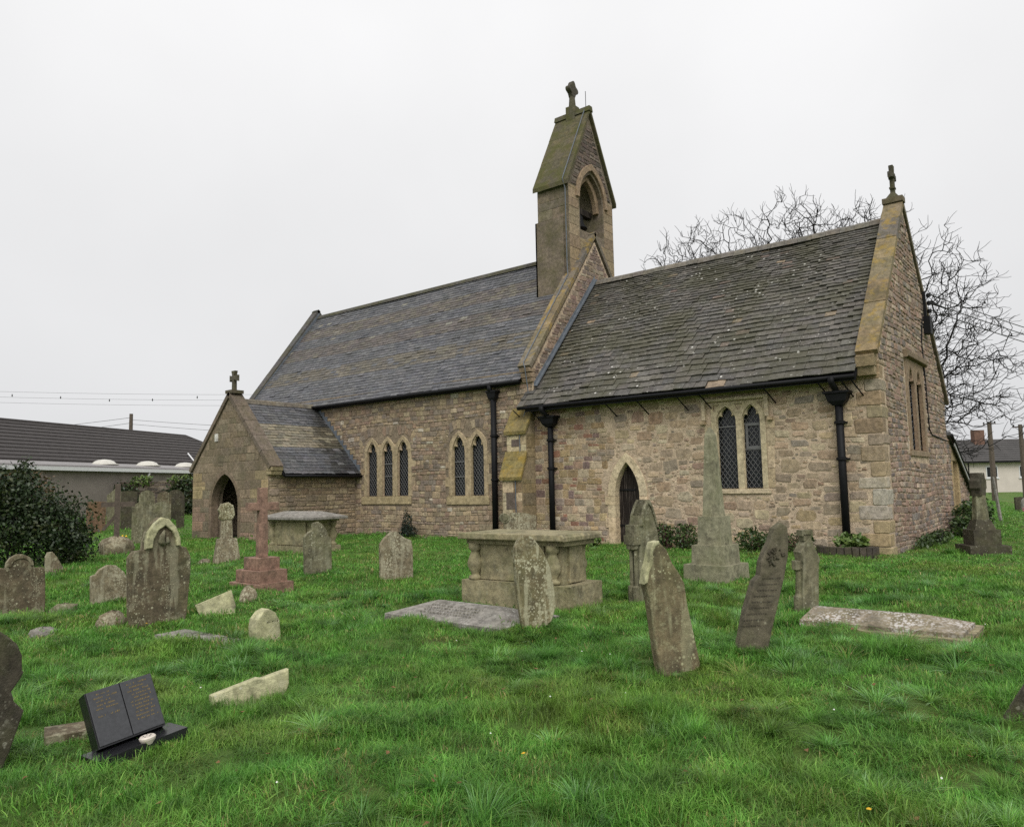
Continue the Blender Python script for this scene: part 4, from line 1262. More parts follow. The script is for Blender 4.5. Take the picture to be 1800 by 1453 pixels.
def crossfin(t):
    MB().box((-.02, .03, .92), (.09, .13, 1.0)).box((-.045, .03, .98), (.115, .13, 1.05)).build('finial', 'g_grey', t)
    MB().tube([(-.11, .08, -.1), (-.11, .08, .24), (-.09, .08, .28), (-.09, .08, .55), (-.11, .08, .58), (-.11, .08, .68)], [.06, .06, .035, .035, .06, .06], 8).build('side_column', 'g_grey', t)
headstone('small gabled headstone with broken finial at the head of the coped grave', (1.111, -9.096, -.05), 56.0, .16,
    [(-.122, .027), (-.068, .637), (-.096, .784), (-.006, .907), (.043, .968), (.083, .903), (.183, .688), (.159, .626), (.116, .011)], 'g_grey', parts=crossfin)
headstone('dark curvy-sided headstone cut off by the left edge of the picture', (-1.382, -17.058, -.05), 92.6, .14,
    [(-.152, .037), (-.222, .313), (-.234, .388), (-.185, .429), (-.175, .485), (-.234, .594), (-.248, .712), (-.209, .773), (-.159, .814), (-.064, .839), (.046, .812), (.094, .774), (.153, .713), (.185, .635), (.188, .541), (.198, .529), (.181, .491), (.131, .42), (.148, .355), (.208, .285), (.186, .213), (.132, .045), (.098, -.035)], 'g_dark')
headstone('dark leaning slab corner at the right edge of the picture', (3.593, -12.503, -.05), 6.1, .12,
    [(-.124, .007), (-.07, .091), (.025, .249), (.129, .283), (.4, .2), (.42, .0)], 'g_dark')

# far headstones on the left
def simple_stone(label, x, y, w, h, top, mat, rz=68, T=.12, grp=None):
    if top == 'round': o_ = [(-w / 2, 0), (-w / 2, h - w / 2)] + [(w / 2 * math.cos(a), h - w / 2 + w / 2 * math.sin(a)) for a in np.linspace(math.pi, 0, 10)][1:-1] + [(w / 2, h - w / 2), (w / 2, 0)]
    elif top == 'gable': o_ = [(-w / 2, 0), (-w / 2, h * .8), (0, h), (w / 2, h * .8), (w / 2, 0)]
    elif top == 'shoulder':
        r = w * .3
        o_ = [(-w / 2, 0), (-w / 2, h - r * 1.1), (-w * .42, h - r), (-r, h - r)] + [(r * math.cos(a), h - r + r * math.sin(a)) for a in np.linspace(math.pi, 0, 9)][1:-1] + [(r, h - r), (w * .42, h - r), (w / 2, h - r * 1.1), (w / 2, 0)]
    elif top == 'wave':
        o_ = [(-w / 2, 0), (-w / 2, h * .9)] + [(-w / 2 + w * t, h * (.9 + .1 * abs(math.sin(t * 2 * math.pi)))) for t in np.linspace(.06, .94, 9)] + [(w / 2, h * .9), (w / 2, 0)]
    else: o_ = [(-w / 2, 0), (-w / 2, h * .98), (0, h), (w / 2, h * .97), (w / 2, 0)]
    return headstone(label, (x, y, float(hgt(x, y))), rz, T, o_, mat)
simple_stone('rusty brown headstone beside the dark ivy bush', -29.55, -4.6, .7, 1.3, 'flat', 'g_orange')
simple_stone('broad grey headstone with a wavy top near the porch', -22.27, -5.82, 1.2, 1.44, 'wave', 'g_grey')
simple_stone('gabled grey headstone behind the leaning timber cross', -32.5, -2.48, .75, 1.75, 'gable', 'g_grey')
simple_stone('dark square headstone with a plinth behind the timber cross', -30.36, -2.87, .62, 1.7, 'flat', 'g_dark')
simple_stone('round-topped headstone peeping over the broad wavy-topped one', -29.3, -2.6, .6, 1.75, 'round', 'g_grey')
simple_stone('small round-headed headstone by the boundary wall', -33.48, .3, .62, 1.5, 'round', 'g_brown')
simple_stone('dark grey rounded headstone nearest the porch by the boundary wall', -34.24, 1.28, .85, 1.55, 'round', 'g_dark')
simple_stone('little dark carved headstone low beside the porch', -29.6, -.9, .3, .5, 'shoulder', 'g_dark')

# --- timber cross on a boulder
t = thing('timber_cross', 'dark timber cross with a slanting prop set in a boulder', 'cross', (-18.81, -8.53, -.05), R(66))
MB().box((-.075, -.06, .3), (.075, .06, 2.0)).build('upright', 'wood', t)
MB().box((-.42, -.045, 1.33), (-.076, .045, 1.47)).box((.076, -.045, 1.33), (.46, .045, 1.47)).build('crossbar', 'wood', t)
MB().tube([(0, .1, 1.12), (-.36, .14, .66)], .06, 4).build('prop', 'wood', t)
def rock(name, parent, loc, r, mat, n=14, seed=0):
    rr = random.Random(seed)
    V = []; m = 8
    for i in range(m + 1):
        ph = math.pi * i / m
        for k in range(n):
            th = 2 * math.pi * k / n
            q = 1 + rr.uniform(-.13, .13)
            V.append((loc[0] + r[0] * q * math.sin(ph) * math.cos(th), loc[1] + r[1] * q * math.sin(ph) * math.sin(th), loc[2] + r[2] * q * math.cos(ph)))
    F = [(i * n + k, (i + 1) * n + k, (i + 1) * n + (k + 1) % n, i * n + (k + 1) % n) for i in range(m) for k in range(n)]
    return MB().add(V, F).build(name, mat, parent, True)
rock('boulder', t, (0, 0, .12), (.46, .34, .36), 'g_speckle', seed=3)

# --- pink granite cross on three steps
t = thing('granite_cross', 'pink granite cross on a three-stepped base', 'cross', (-7.72, -10.98, -.06), R(0))
for w_, z0_, z1_ in ((.46, -.2, .12), (.37, .12, .33), (.26, .33, .54)):
    link('step', shape([(-w_, z0_), (w_, z0_), (w_, z1_), (-w_, z1_)], (), -w_ * .75, w_ * 1.5, .012), 'g_pink', t)
link('cross', shape([(-.085, .54), (.085, .54), (.07, 1.35), (.27, 1.35), (.27, 1.49), (.07, 1.49), (.07, 1.75), (-.07, 1.75), (-.07, 1.49), (-.27, 1.49), (-.27, 1.35), (-.07, 1.35)], (), -.085, .17, .01, Matrix.Rotation(R(75), 4, 'Z')), 'g_pink', t)
feet.append((-7.72, -10.98, 0, .55, .42))

# --- worn wheel cross near the porch
t = thing('worn_cross', 'worn lichened cross with a lumpy head on a tapered base before the porch', 'cross', (-12.987, -8.508, -.05), R(69.1))
V = [(-.33, -.18, -.3), (.36, -.18, -.3), (.36, .2, -.3), (-.33, .2, -.3), (-.22, -.1, .56), (.22, -.1, .56), (.22, .12, .56), (-.22, .12, .56)]
MB().add(V, BOXF).build('base', 'g_speckle', t)
link('shaft', shape([(-.16, .5), (.14, .5), (.11, 1.06), (-.13, 1.06)], (), -.06, .13, .02), 'g_speckle', t)
link('head', shape([(-.13, 1.0), (-.2, 1.06), (-.17, 1.16), (-.22, 1.257), (-.143, 1.397), (.02, 1.436), (.132, 1.361), (.16, 1.25), (.176, 1.13), (.13, 1.02)], (), -.08, .17, .03), 'g_lancet', t)
feet.append((-12.95, -8.45, R(69), .34, .2))

# --- chest tombs
def baluster(par, x, y, z0, z1, r, mat):
    h = z1 - z0
    MB().lathe([(r, 0), (r, .08 * h), (.6 * r, .12 * h), (.62 * r, .16 * h), (1.15 * r, .36 * h), (1.2 * r, .46 * h), (.9 * r, .62 * h), (.62 * r, .74 * h), (.62 * r, .78 * h), (r, .84 * h), (r, h)], (x, y, z0), 12).build('baluster', mat, par, True)
t = thing('chest_tomb', 'large chest tomb with baluster corners and moulded top slab', 'tomb', (-2.55, -10.0, -.06), R(2))
t.scale = (.95, .9, 1)
MB().box((-.98, -.44, -.2), (.14, .5, .34)).build('plinth_block', 'g_tomb', t)
MB().box((.15, -.45, -.2), (.985, .51, .335)).build('plinth_block', 'g_tomb', t)
MB().box((-.8, -.3, .34), (.8, .36, .9)).build('core', 'g_tomb', t)
link('side_panel', shape([(-.68, .35), (.5, .35), (.5, .89), (-.68, .89)], (), -.335, .04, .008), 'g_tomb', t)
link('end_panel', shape([(-.16, .35), (.2, .35), (.2, .89), (-.16, .89)], (), -.84, .05, .008, EAST), 'g_tomb', t)
for x in (-.78, .66):
    for y in (-.34, .4):
        baluster(t, x, y, .345, .87, .105, 'g_tomb')
MB().box((-.9, -.4, .86), (.9, .46, .93)).build('cornice', 'g_tomb', t)
link('top_slab', shape([(-.99, .93), (.95, .93), (.95, .98), (.92, 1.02), (-.96, 1.02), (-.99, .98)], (), -.52, 1.1, .015), 'g_tomb', t)
feet.append((-2.55, -10.0, R(2), 1.0, .5))
t = thing('chest_tomb', 'chest tomb with a shallow hipped lid below the porch roof', 'tomb', (-13.75, -5.75, -.06), R(3))
MB().box((-1.0, -.5, -.2), (1.0, .5, .2)).build('plinth', 'g_tomb', t)
MB().box((-.82, -.36, .2), (.82, .36, .86)).build('core', 'g_tomb', t)
link('side_panel', shape([(-.62, .22), (.62, .22), (.62, .85), (-.62, .85)], (), -.4, .04, .008), 'g_tomb', t)
for x in (-.84, .84):
    for y in (-.36, .36):
        baluster(t, x, y, .2, .86, .1, 'g_tomb')
MB().box((-.98, -.46, .86), (.98, .46, .92)).build('cornice', 'g_tomb', t)
V = [(-1.16, -.62, .92), (1.16, -.62, .92), (1.16, .62, .92), (-1.16, .62, .92), (-1.16, -.62, .98), (1.16, -.62, .98), (1.16, .62, .98), (-1.16, .62, .98), (-.75, -.05, 1.13), (.75, -.05, 1.13), (.75, .05, 1.13), (-.75, .05, 1.13)]
MB().add(V, [(0, 3, 2, 1), (0, 1, 5, 4), (1, 2, 6, 5), (2, 3, 7, 6), (3, 0, 4, 7), (4, 5, 9, 8), (5, 6, 10, 9), (6, 7, 11, 10), (7, 4, 8, 11), (8, 9, 10, 11)]).build('hipped_lid', 'g_ledger', t)
feet.append((-13.75, -5.75, 0, 1.0, .5))

# --- coped ledgers
def coped(par, name, x0, x1, y0_, y1_, h0, h1, rl, rr_, mat, foot_skew=0.0):
    ym = (y0_ + y1_) / 2
    V = [(x0, y0_, -.2), (x1 - foot_skew, y0_, -.2), (x1, y1_, -.2), (x0, y1_, -.2), (x0, y0_, h0), (x1 - foot_skew, y0_, h0), (x1, y1_, h0), (x0, y1_, h0), (rl, ym - .06, h1), (rr_, ym - .06, h1), (rr_, ym + .06, h1), (rl, ym + .06, h1)]
    return MB().add(V, [(0, 1, 5, 4), (1, 2, 6, 5), (2, 3, 7, 6), (3, 0, 4, 7), (4, 5, 9, 8), (5, 6, 10, 9), (6, 7, 11, 10), (7, 4, 8, 11), (8, 9, 10, 11)]).build(name, mat, par)
t = thing('coped_grave', 'long coped grave slab with white lichen patches on a low plinth', 'grave slab', (2.1, -9.5, -.05))
coped(t, 'coped_slab', -.85, .76, -.44, .36, .1, .2, -.8, .32, 'g_coped')
MB().box((-.75, -.54, -.2), (.83, .46, .06)).build('plinth', 'g_tomb', t)
feet.append((2.2, -9.54, 0, .9, .48))
t = thing('ledger_slab', 'low grey hipped ledger slab lying beside the big chest tomb', 'grave slab', (-2.35, -11.55, -.05), R(-2))
coped(t, 'coped_slab', -1.0, 1.0, -.5, .6, .07, .2, -.6, .55, 'g_ledger')
b = MB()
for r_ in range(4):
    x = -.5
    while x < .4:
        w_ = U(.012, .04)
        zz = .155 - .018 * r_; yy = -.14 - .07 * r_
        b.add([(x, yy, zz + .024), (x + w_, yy, zz + .024), (x + w_, yy + .018, zz + .0285), (x, yy + .018, zz + .0285)], [(0, 1, 2, 3)])
        x += w_ + U(.015, .04)
b.build('worn_inscription', 'g_smooth', t)['kind'] = 'stuff'
feet.append((-2.35, -11.5, R(-2), .97, .52))
b = MB().box((-.6, -.2, -.2), (.62, .2, .035))
o = tag(b.build('flat_slab', 'g_ledger'), 'flat grey slab in the turf by the small thick cream headstone', 'grave slab')
o.location = (-4.1, -14.1, -.065); o.rotation_euler = (0, R(2), R(8))
o = tag(MB().box((-.3, -.14, -.2), (.3, .14, .03)).build('flat_slab', 'g_brown'), 'brown flat slab in the grass behind the book memorial', 'grave slab')
o.location = (-1.55, -16.35, -.03); o.rotation_euler = (0, 0, R(70))
feet.append((-1.55, -16.35, R(70), .28, .12))
feet.append((-4.1, -14.1, R(8), .58, .18))

# --- obelisk
t = thing('obelisk', 'tall greenish stone obelisk on a stepped base before the chancel window', 'obelisk', (-1.35, -6.3, -.06), R(-3))
for w_, z0_, z1_, w2 in ((.41, -.2, .3, .40), (.30, .3, .62, .29), (.215, .62, 1.1, .2)):
    V = [(-w_, -w_, z0_), (w_, -w_, z0_), (w_, w_, z0_), (-w_, w_, z0_), (-w2, -w2, z1_), (w2, -w2, z1_), (w2, w2, z1_), (-w2, w2, z1_)]
    MB().add(V, BOXF).build('base_block', 'g_obelisk', t)
V = []
for w_, zz in ((.14, 1.1), (.075, 2.5), (.015, 2.63)):
    V += [(-w_, -w_, zz), (w_, -w_, zz), (w_, w_, zz), (-w_, w_, zz)]
MB().add(V, [(3, 2, 1, 0)] + [(4 * i + k, 4 * i + (k + 1) % 4, 4 * i + 4 + (k + 1) % 4, 4 * i + 4 + k) for i in (0, 1) for k in range(4)] + [(8, 9, 10, 11)]).build('shaft', 'g_obelisk', t)
feet.append((-1.35, -6.3, 0, .4, .4))

# --- book memorial
t = thing('book_memorial', 'black granite open-book memorial tipped sideways with gold lettering', 'memorial', (-.95, -16.33, -.025))
t.scale = (.8, .8, .8)
t.rotation_euler = (R(-4), R(-7), R(88))
MB().box((-.36, -.14, -.12), (.36, .2, .02)).build('base', 'black_granite', t)
M1 = Matrix.Translation((0, .06, .05)) @ Matrix.Rotation(R(-22), 4, 'X')
b = MB().box((-.27, 0, 0), (.27, .15, .46))
b.build('book_block', 'black_granite', t, tr=M1)
for a, b_ in ((-.262, -.004), (.004, .262)):
    pg = link('page', shape([(a, .012), (b_, .012), (b_, .455), (a, .455)], (), -.018, .018, .004, M1), 'granite_face', t)
    bb = MB()
    for r_ in range(11):
        zz = .415 - .03 * r_
        x = a + U(.03, .07); xe = b_ - U(.03, .08)
        if a < 0 and r_ in (5, 7, 8, 9, 10): continue
        while x < xe:
            w_ = U(.004, .011)
            if random.random() < .72: bb.box((x, -.0195, zz), (x + w_, -.0185, zz + U(.007, .014)))
            x += w_ + U(.003, .006)
    bb.build('gold_lettering', 'gold', t, tr=M1)['kind'] = 'stuff'
t2 = thing('flower_vase', 'small white pierced vase lid on the base of the book memorial', 'vase', (-.872, -16.30, .013))
t2.rotation_euler = (R(-4), R(-7), R(88))
MB().lathe([(.035, -.03), (.05, .0), (.052, .012), (.044, .02)], (0, 0, 0), 16).build('lid', 'ceramic', t2)
for k in range(5):
    MB().lathe([(.005, .0), (.005, .0015)], (.024 * math.cos(k * 1.257), .024 * math.sin(k * 1.257), .02), 6).build('hole', 'black_iron', t2)
feet.append((-.96, -16.33, R(88), .25, .10))
o = tag(link('kerb_stone', shape([(-.3, -.25), (.2, -.25), (.32, .07), (.32, .19), (.1, .145), (.06, .155), (-.3, .07)], (), 0, .09, .012), 'g_cream'), 'cream kerb stone standing on edge right of the book memorial', 'kerb stone')
o.location = (-1.42, -15.2, -.06); o.rotation_euler = (R(-4), 0, R(72))
feet.append((-1.46, -15.2, R(72), .3, .05))

# --- tall cross by the east end
t = thing('churchyard_cross', 'dark churchyard cross on a stepped base beyond the east wall', 'cross', (1.62, 1.2, -.06), R(30))
MB().box((-.42, -.4, -.2), (.42, .4, .18)).build('step', 'g_dark', t)
MB().box((-.28, -.28, .18), (.28, .28, .52)).build('step', 'g_dark', t)
V = [(-.22, -.22, .52), (.22, -.22, .52), (.22, .22, .52), (-.22, .22, .52), (-.15, -.15, .74), (.15, -.15, .74), (.15, .15, .74), (-.15, .15, .74)]
MB().add(V, BOXF).build('socket', 'g_dark', t)
MB().tube([(0, 0, .72), (0, 0, 1.28)], [.17, .13], 6).build('shaft', 'g_grey', t)
link('wheel_head', shape([(-.13, 1.26), (.13, 1.26), (.15, 1.38), (.2, 1.44), (.2, 1.6), (.15, 1.66), (.13, 1.78), (-.13, 1.78), (-.15, 1.66), (-.2, 1.6), (-.2, 1.44), (-.15, 1.38)], (), -.11, .22, .03, Matrix.Rotation(R(45), 4, 'Z')), 'g_dark', t)
feet.append((1.62, 1.2, R(30), .42, .4))

# --- loose stones
for lab, x, y, r_, m_ in (('low curved stone top showing in the grass by the speckled headstone', -8.3, -13.95, (.1, .24, .12), 'g_grey'),
                          ('grey rock lying in the grass left of the arched headstone', -6.15, -15.02, (.14, .17, .1), 'g_ledger'),
                          ('pale-topped broken stone at the foot of the arched headstone', -5.95, -14.3, (.1, .2, .17), 'g_speckle'),
                          ('small lumpy white rock before the pink granite cross', -6.21, -12.19, (.12, .14, .2), 'g_speckle'),
                          ('little block of stone beside the worn cross base', -13.4, -8.85, (.14, .17, .1), 'g_speckle')):
    o = rock('loose_stone', None, (0, 0, 0), r_, m_, 12, hash(lab) % 97 if False else len(lab))
    o.location = (x, y, float(hgt(x, y)) + .03)
    tag(o, lab, 'stone')

# ------------------------------------------------------------------ foliage helpers
def leaf_mat(name, c1, c2, c3=None, rough=.45):
    g = G(name)
    r = g.nd('ShaderNodeAttribute', attribute_name='col').outputs['Fac']
    c = g.mix(r, c1, c2)
    if c3: c = g.mix(g.rng(g.noise(2.5, 3), .52, .66, 0, .8), c, c3)
    return g.out(c, rough, None, spec=.35)
MT['ivy'] = leaf_mat('dark ivy leaf', (.012, .024, .009), (.034, .058, .018), (.05, .055, .015))
MT['shrub'] = leaf_mat('green shrub leaf', (.02, .042, .012), (.06, .10, .022))
MT['fern'] = leaf_mat('fresh green leaf', (.05, .10, .02), (.12, .17, .035))
MT['juniper'] = leaf_mat('dark needle leaf', (.008, .018, .012), (.02, .035, .02))
MT['redstem'] = plain('reddish twig', (.10, .055, .045), .8)
MT['bark'] = plain('dark wet bark', (.016, .014, .013), .85, .4, 8)

def leaves(blobs, n, size, squash=.55, seed=1, up=.25, shell=.55, zmin=None):
    """leaf quads through the volume of some ellipsoids, most of them near the surface"""
    r = np.random.default_rng(seed)
    vol = np.array([b[3] * b[4] * b[5] for b in blobs]) ** .67
    idx = r.choice(len(blobs), n, p=vol / vol.sum())
    B = np.array(blobs)[idx]
    d = r.normal(size=(n, 3)); d /= np.linalg.norm(d, axis=1)[:, None]
    rad = (shell + (1 - shell) * r.random(n)) * (1 + .28 * (vnoise(d[:, 0] * 3 + idx * 7, d[:, 1] * 3 + d[:, 2] * 4, .6, seed) - .5) + r.normal(0, .05, n))
    C_ = B[:, :3] + d * B[:, 3:6] * rad[:, None]
    if zmin is not None: C_[:, 2] = np.maximum(C_[:, 2], zmin + r.random(n) * .15)
    nrm = d * .6 + r.normal(size=(n, 3)) * .8; nrm[:, 2] += up
    nrm /= np.linalg.norm(nrm, axis=1)[:, None]
    t = np.cross(nrm, r.normal(size=(n, 3))); t /= np.linalg.norm(t, axis=1)[:, None]
    b = np.cross(nrm, t)
    s = size * r.uniform(.6, 1.3, n)[:, None]
    P = np.stack([C_ - t * s, C_ - b * s * squash + nrm * s * .12, C_ + t * s, C_ + b * s * squash + nrm * s * .12], 1)
    col = np.repeat(r.random(n), 4)[:, None] * np.ones((1, 3))
    return P.reshape(-1, 3), np.arange(4 * n).reshape(-1, 4), col

def bush(label, loc, blobs, n, size, mat, stems=None, seed=1, name='shrub', cat='shrub', stem_mat='bark', core=True, shell=.55):
    t = thing(name, label, cat, loc)
    V, F, c = leaves(blobs, n, size, seed=seed, zmin=-.02, shell=shell)
    link('foliage', fmesh('foliage', V, F, c), mat, t)
    r = random.Random(seed)
    b = MB()
    for k in range(stems or 6):
        bl = blobs[r.randrange(len(blobs))]
        e = Vector((bl[0] + r.uniform(-.8, .8) * bl[3], bl[1] + r.uniform(-.8, .8) * bl[4], bl[2] + r.uniform(.2, 1.0) * bl[5]))
        s_ = Vector((bl[0] * .5 + r.uniform(-.1, .1), bl[1] * .5 + r.uniform(-.1, .1), -.1))
        m_ = (s_ + e) / 2 + Vector((r.uniform(-.1, .1), r.uniform(-.1, .1), r.uniform(0, .15)))
        b.tube([s_, m_, e], [.02, .014, .004], 4)
    b.build('stems', stem_mat, t)
    return t

bush('large dark ivy-covered bush at the left edge of the churchyard', (-16.45, -11.95, -.05),
     [(0, 0, 1.15, 1.15, 1.3, 1.15), (-.9, -1.0, 1.2, 1.4, 1.3, 1.3), (.55, .75, .9, .85, .85, .95), (-1.6, -2.0, 1.4, 1.4, 1.5, 1.45), (.1, -.3, 1.75, .8, .8, .7), (.4, 1.1, .5, .7, .6, .6), (-.4, .3, 2.2, .3, .3, .5)], 34000, .047, 'ivy', 14, 5, 'ivy_bush', 'bush', shell=.3)
bush('upright dark juniper with bare spikes against the nave wall', (-15.1, -.45, -.05), [(0, 0, .22, .42, .25, .25), (-.12, 0, .55, .1, .1, .5), (.08, 0, .5, .09, .09, .42), (-.25, .05, .35, .12, .1, .35)], 1500, .03, 'juniper', 5, 7)
bush('small ferny clump at the left of the chancel door', (-7.75, -.45, -.06), [(0, 0, .16, .36, .3, .24), (.2, -.1, .12, .25, .2, .18)], 420, .06, 'fern', 6, 8)
bush('reddish-stemmed shrub between the chancel door and the obelisk', (-5.05, -.5, -.06), [(-.35, 0, .35, .3, .3, .36), (.3, -.05, .32, .42, .35, .36)], 1500, .04, 'shrub', 34, 9, stem_mat='redstem')
bush('low green shrub right behind the obelisk', (-3.0, -.5, -.06), [(0, 0, .28, .42, .3, .32), (.35, 0, .2, .3, .25, .22)], 1100, .04, 'shrub', 16, 10, stem_mat='redstem')
bush('brownish shrub behind the small gabled headstone', (-1.95, -.45, -.06), [(0, 0, .22, .4, .28, .3), (.3, 0, .32, .16, .15, .25)], 700, .035, 'shrub', 22, 11, stem_mat='redstem')
bush('dark green shrub at the foot of the vestry wall', (.55, 7.0, -.06), [(0, 0, .5, .45, .6, .5), (.1, 1.2, .6, .4, .7, .55), (0, -.9, .3, .35, .5, .3)], 2600, .055, 'shrub', 8, 12)
bush('straggling weeds along the foot of the east wall', (.3, 2.6, -.06), [(0, 0, .12, .25, 1.2, .2), (.05, 1.4, .15, .25, .8, .22)], 900, .045, 'shrub', 8, 13)

# planter under the east downpipe
t = thing('planter', 'low half-round dark brick planter with green leaves under the downpipe', 'planter', (-.8, -.45, -.06))
n = 13
for k in range(n):
    a0 = math.pi + math.pi * k / n + .015; a1 = math.pi + math.pi * (k + 1) / n - .015
    P = [(math.cos(a) * r_ * 1.15, math.sin(a) * r_) for a, r_ in ((a0, .46), (a1, .46), (a1, .58), (a0, .58))]
    V = [(x, y, -.1) for x, y in P[::-1]] + [(x, y, .2 + U(-.01, .01)) for x, y in P[::-1]]
    MB().add(V, BOXF, jit((.062, .05, .045), .25)).build('brick', 'dark_ashlar', t)
MB().lathe([(.1, .1), (.47, .13)], (0, 0, 0), 16).build('soil', 'turf', t)
V, F, c = leaves([(.1, -.1, .3, .36, .26, .18), (.3, -.2, .3, .2, .2, .14)], 300, .085, seed=15, zmin=.15)
link('leaves', fmesh('leaves', V, F, c), 'fern', t)

# ------------------------------------------------------------------ the bare tree behind the chancel
def bare_tree(label, base, rx, rz, zc, n, seed, twig=.013):
    """grow towards points spread through the crown, each joined to the nearest limb"""
    r = np.random.default_rng(seed)
    t = thing('bare_tree', label, 'tree', base)
    d = r.normal(size=(n, 3)); d /= np.linalg.norm(d, axis=1)[:, None]
    rad = r.random(n) ** .4
    rad *= .86 + .28 * vnoise(d[:, 0] * 2.2 + 5, d[:, 1] * 2.2 + d[:, 2] * 3, .7, seed)
    T = d * rad[:, None] * np.array([rx, rx, rz]) + np.array([0, 0, zc])
    T = T[T[:, 2] > 1.8]
    start = np.array([0, 0, zc * .33])
    T = T[np.argsort(np.linalg.norm(T - start, axis=1) + r.random(len(T)) * .8)]
    nodes = [np.array([0, 0, -.3]), np.array([.06, .02, zc * .15]), start]
    par = [-1, 0, 1]
    plen = [0., 0., 0.]
    P = np.zeros((len(T) * 4 + 3, 3)); L_ = np.zeros(len(T) * 4 + 3)
    P[:3] = nodes; m = 3
    for q in T:
        dist = np.linalg.norm(P[2:m] - q, axis=1)
        k = int(np.argmin(dist + .16 * L_[2:m])) + 2
        a_ = P[k].copy(); dd = q - a_; ln = np.linalg.norm(dd)
        steps = 3 if ln > .5 else 2
        perp = r.normal(size=3) * ln * .13
        perp[2] -= .08 * ln
        prev = k
        for s_ in range(1, steps + 1):
            f_ = s_ / steps
            P[m] = a_ + dd * f_ + perp * math.sin(math.pi * f_) + r.normal(size=3) * .03
            par.append(prev); L_[m] = L_[prev] + ln / steps
            prev = m; m += 1
    par = np.array(par)
    cnt = np.zeros(m)
    kids = np.zeros(m, int)
    for i in range(m - 1, 0, -1):
        cnt[i] += 1 if kids[i] == 0 else 0
        cnt[par[i]] += cnt[i]; kids[par[i]] += 1
    R_ = twig * np.maximum(cnt, 1) ** .43
    tr_, br = MB(), MB()
    for i in range(1, m):
        p = par[i]
        (tr_ if i < 3 else br).tube([P[p], P[i]], [min(R_[p], R_[i] * 1.5), R_[i]], 8 if R_[i] > .1 else (5 if R_[i] > .04 else 3), False)
        if kids[i] == 0 or (R_[i] < .035 and r.random() < .45):
            for q in range(3 if kids[i] == 0 else 1):
                v = P[i] - np.array([0, 0, zc * .6]); v /= np.linalg.norm(v)
                v = v + r.normal(size=3) * .75; v /= np.linalg.norm(v)
                pts = [P[i]]; ln = r.uniform(.25, .65)
                for s_ in range(4):
                    v = v + r.normal(size=3) * .27; v[2] += .07; v /= np.linalg.norm(v)
                    pts.append(pts[-1] + v * ln / 4)
                br.tube(pts, [twig * .85, twig * .8, twig * .75, twig * .7, twig * .5], 3, False)
    tr_.build('trunk', 'bark', t, True)
    br.build('crown', 'bark', t)
    return t
bare_tree('large bare twisted tree behind the chancel roof', (-6.8, 13.0, -.1), 8.1, 6.5, 6.3, 8000, 4, .0112)

# ------------------------------------------------------------------ bungalow on the left
MT['tile_brown'] = plain('brown concrete roof tile', (.048, .042, .04), .8, .25, 3)
MT['flat_felt'] = plain('grey roofing felt', (.24, .225, .22), .5, .2, 1.2)
MT['white_pvc'] = plain('white plastic', (.68, .68, .68), .5, .1)
MT['pink_render'] = plain('pinkish render', (.25, .215, .19), .9, .15, 2)
MT['dome'] = plain('milky dome rooflight', (.55, .53, .47), .35, .15, 4)
t = thing('bungalow', 'long brown-roofed bungalow with flat extension and domed rooflights behind the bush', 'building', (-43.7, -13.4, .35))
dv = Vector((-.396, .918, 0)); nv = Vector((.918, .396, 0))
def lb(s, f, z): return tuple(dv * s + nv * f + Vector((0, 0, z)))
Lb = 28.6
def lbox(name, s0, s1, f0, f1, z0, z1, mat):
    V = [lb(s0, f0, z0), lb(s0, f1, z0), lb(s1, f1, z0), lb(s1, f0, z0), lb(s0, f0, z1), lb(s0, f1, z1), lb(s1, f1, z1), lb(s1, f0, z1)]
    return MB().add(V, BOXF).build(name, mat, t)
lbox('wall', 0, Lb + 3.6, -4, 4.2, -.6, 3.4, 'pink_render')
lbox('extension_wall', 0, Lb + 1.6, 4.21, 7.6, -.6, 2.72, 'pink_render')
rf = MB().add([lb(-1, -4.4, 3.2), lb(-1, 4.4, 3.35), lb(Lb + 4.4, 4.4, 3.35), lb(Lb + 4.4, -4.4, 3.2), lb(-1, 0, 5.9), lb(Lb, 0, 5.85)],
              [(0, 1, 4), (1, 2, 5, 4), (2, 3, 5), (3, 0, 4, 5), (0, 3, 2, 1)]).build('roof', 'tile_brown', t)
nrow = 11
for k in range(nrow):
    f0 = 4.55 * (1 - k / nrow); f1 = 4.55 * (1 - (k + 1.15) / nrow)
    z0_ = 3.3 + 2.6 * k / nrow; z1_ = 3.3 + 2.6 * (k + 1.15) / nrow
    e0 = Lb + f0 * .96; e1 = Lb + max(f1, 0) * .96
    V = [lb(-1, f0, z0_ + .02), lb(e0, f0, z0_ + .02), lb(e1, f1, z1_), lb(-1, f1, z1_), lb(-1, f0, z0_ + .13), lb(e0, f0, z0_ + .13), lb(e1, f1, z1_ + .05), lb(-1, f1, z1_ + .05)]
    MB().add(V, BOXF).build('tile_course', 'tile_brown', rf)
MB().tube([lb(-1, 0, 5.98), lb(Lb, 0, 5.93), lb(Lb + 4.3, 4.3, 3.42)], .13, 6).build('ridge_tiles', 'tile_brown', rf)
V = [lb(-1, 4.45, 3.2), lb(-1, 7.8, 2.85), lb(Lb + 1.9, 7.8, 2.75), lb(Lb + 1.9, 4.45, 3.15)]
MB().add(V + [tuple(Vector(v) + Vector((0, 0, .14))) for v in V], BOXF).build('flat_roof', 'flat_felt', t)
V = [lb(-1, 7.78, 2.68), lb(-1, 7.95, 2.68), lb(Lb + 1.95, 7.95, 2.6), lb(Lb + 1.95, 7.78, 2.6)]
MB().add(V + [tuple(Vector(v) + Vector((0, 0, .2))) for v in V], BOXF).build('gutter', 'white_pvc', t)
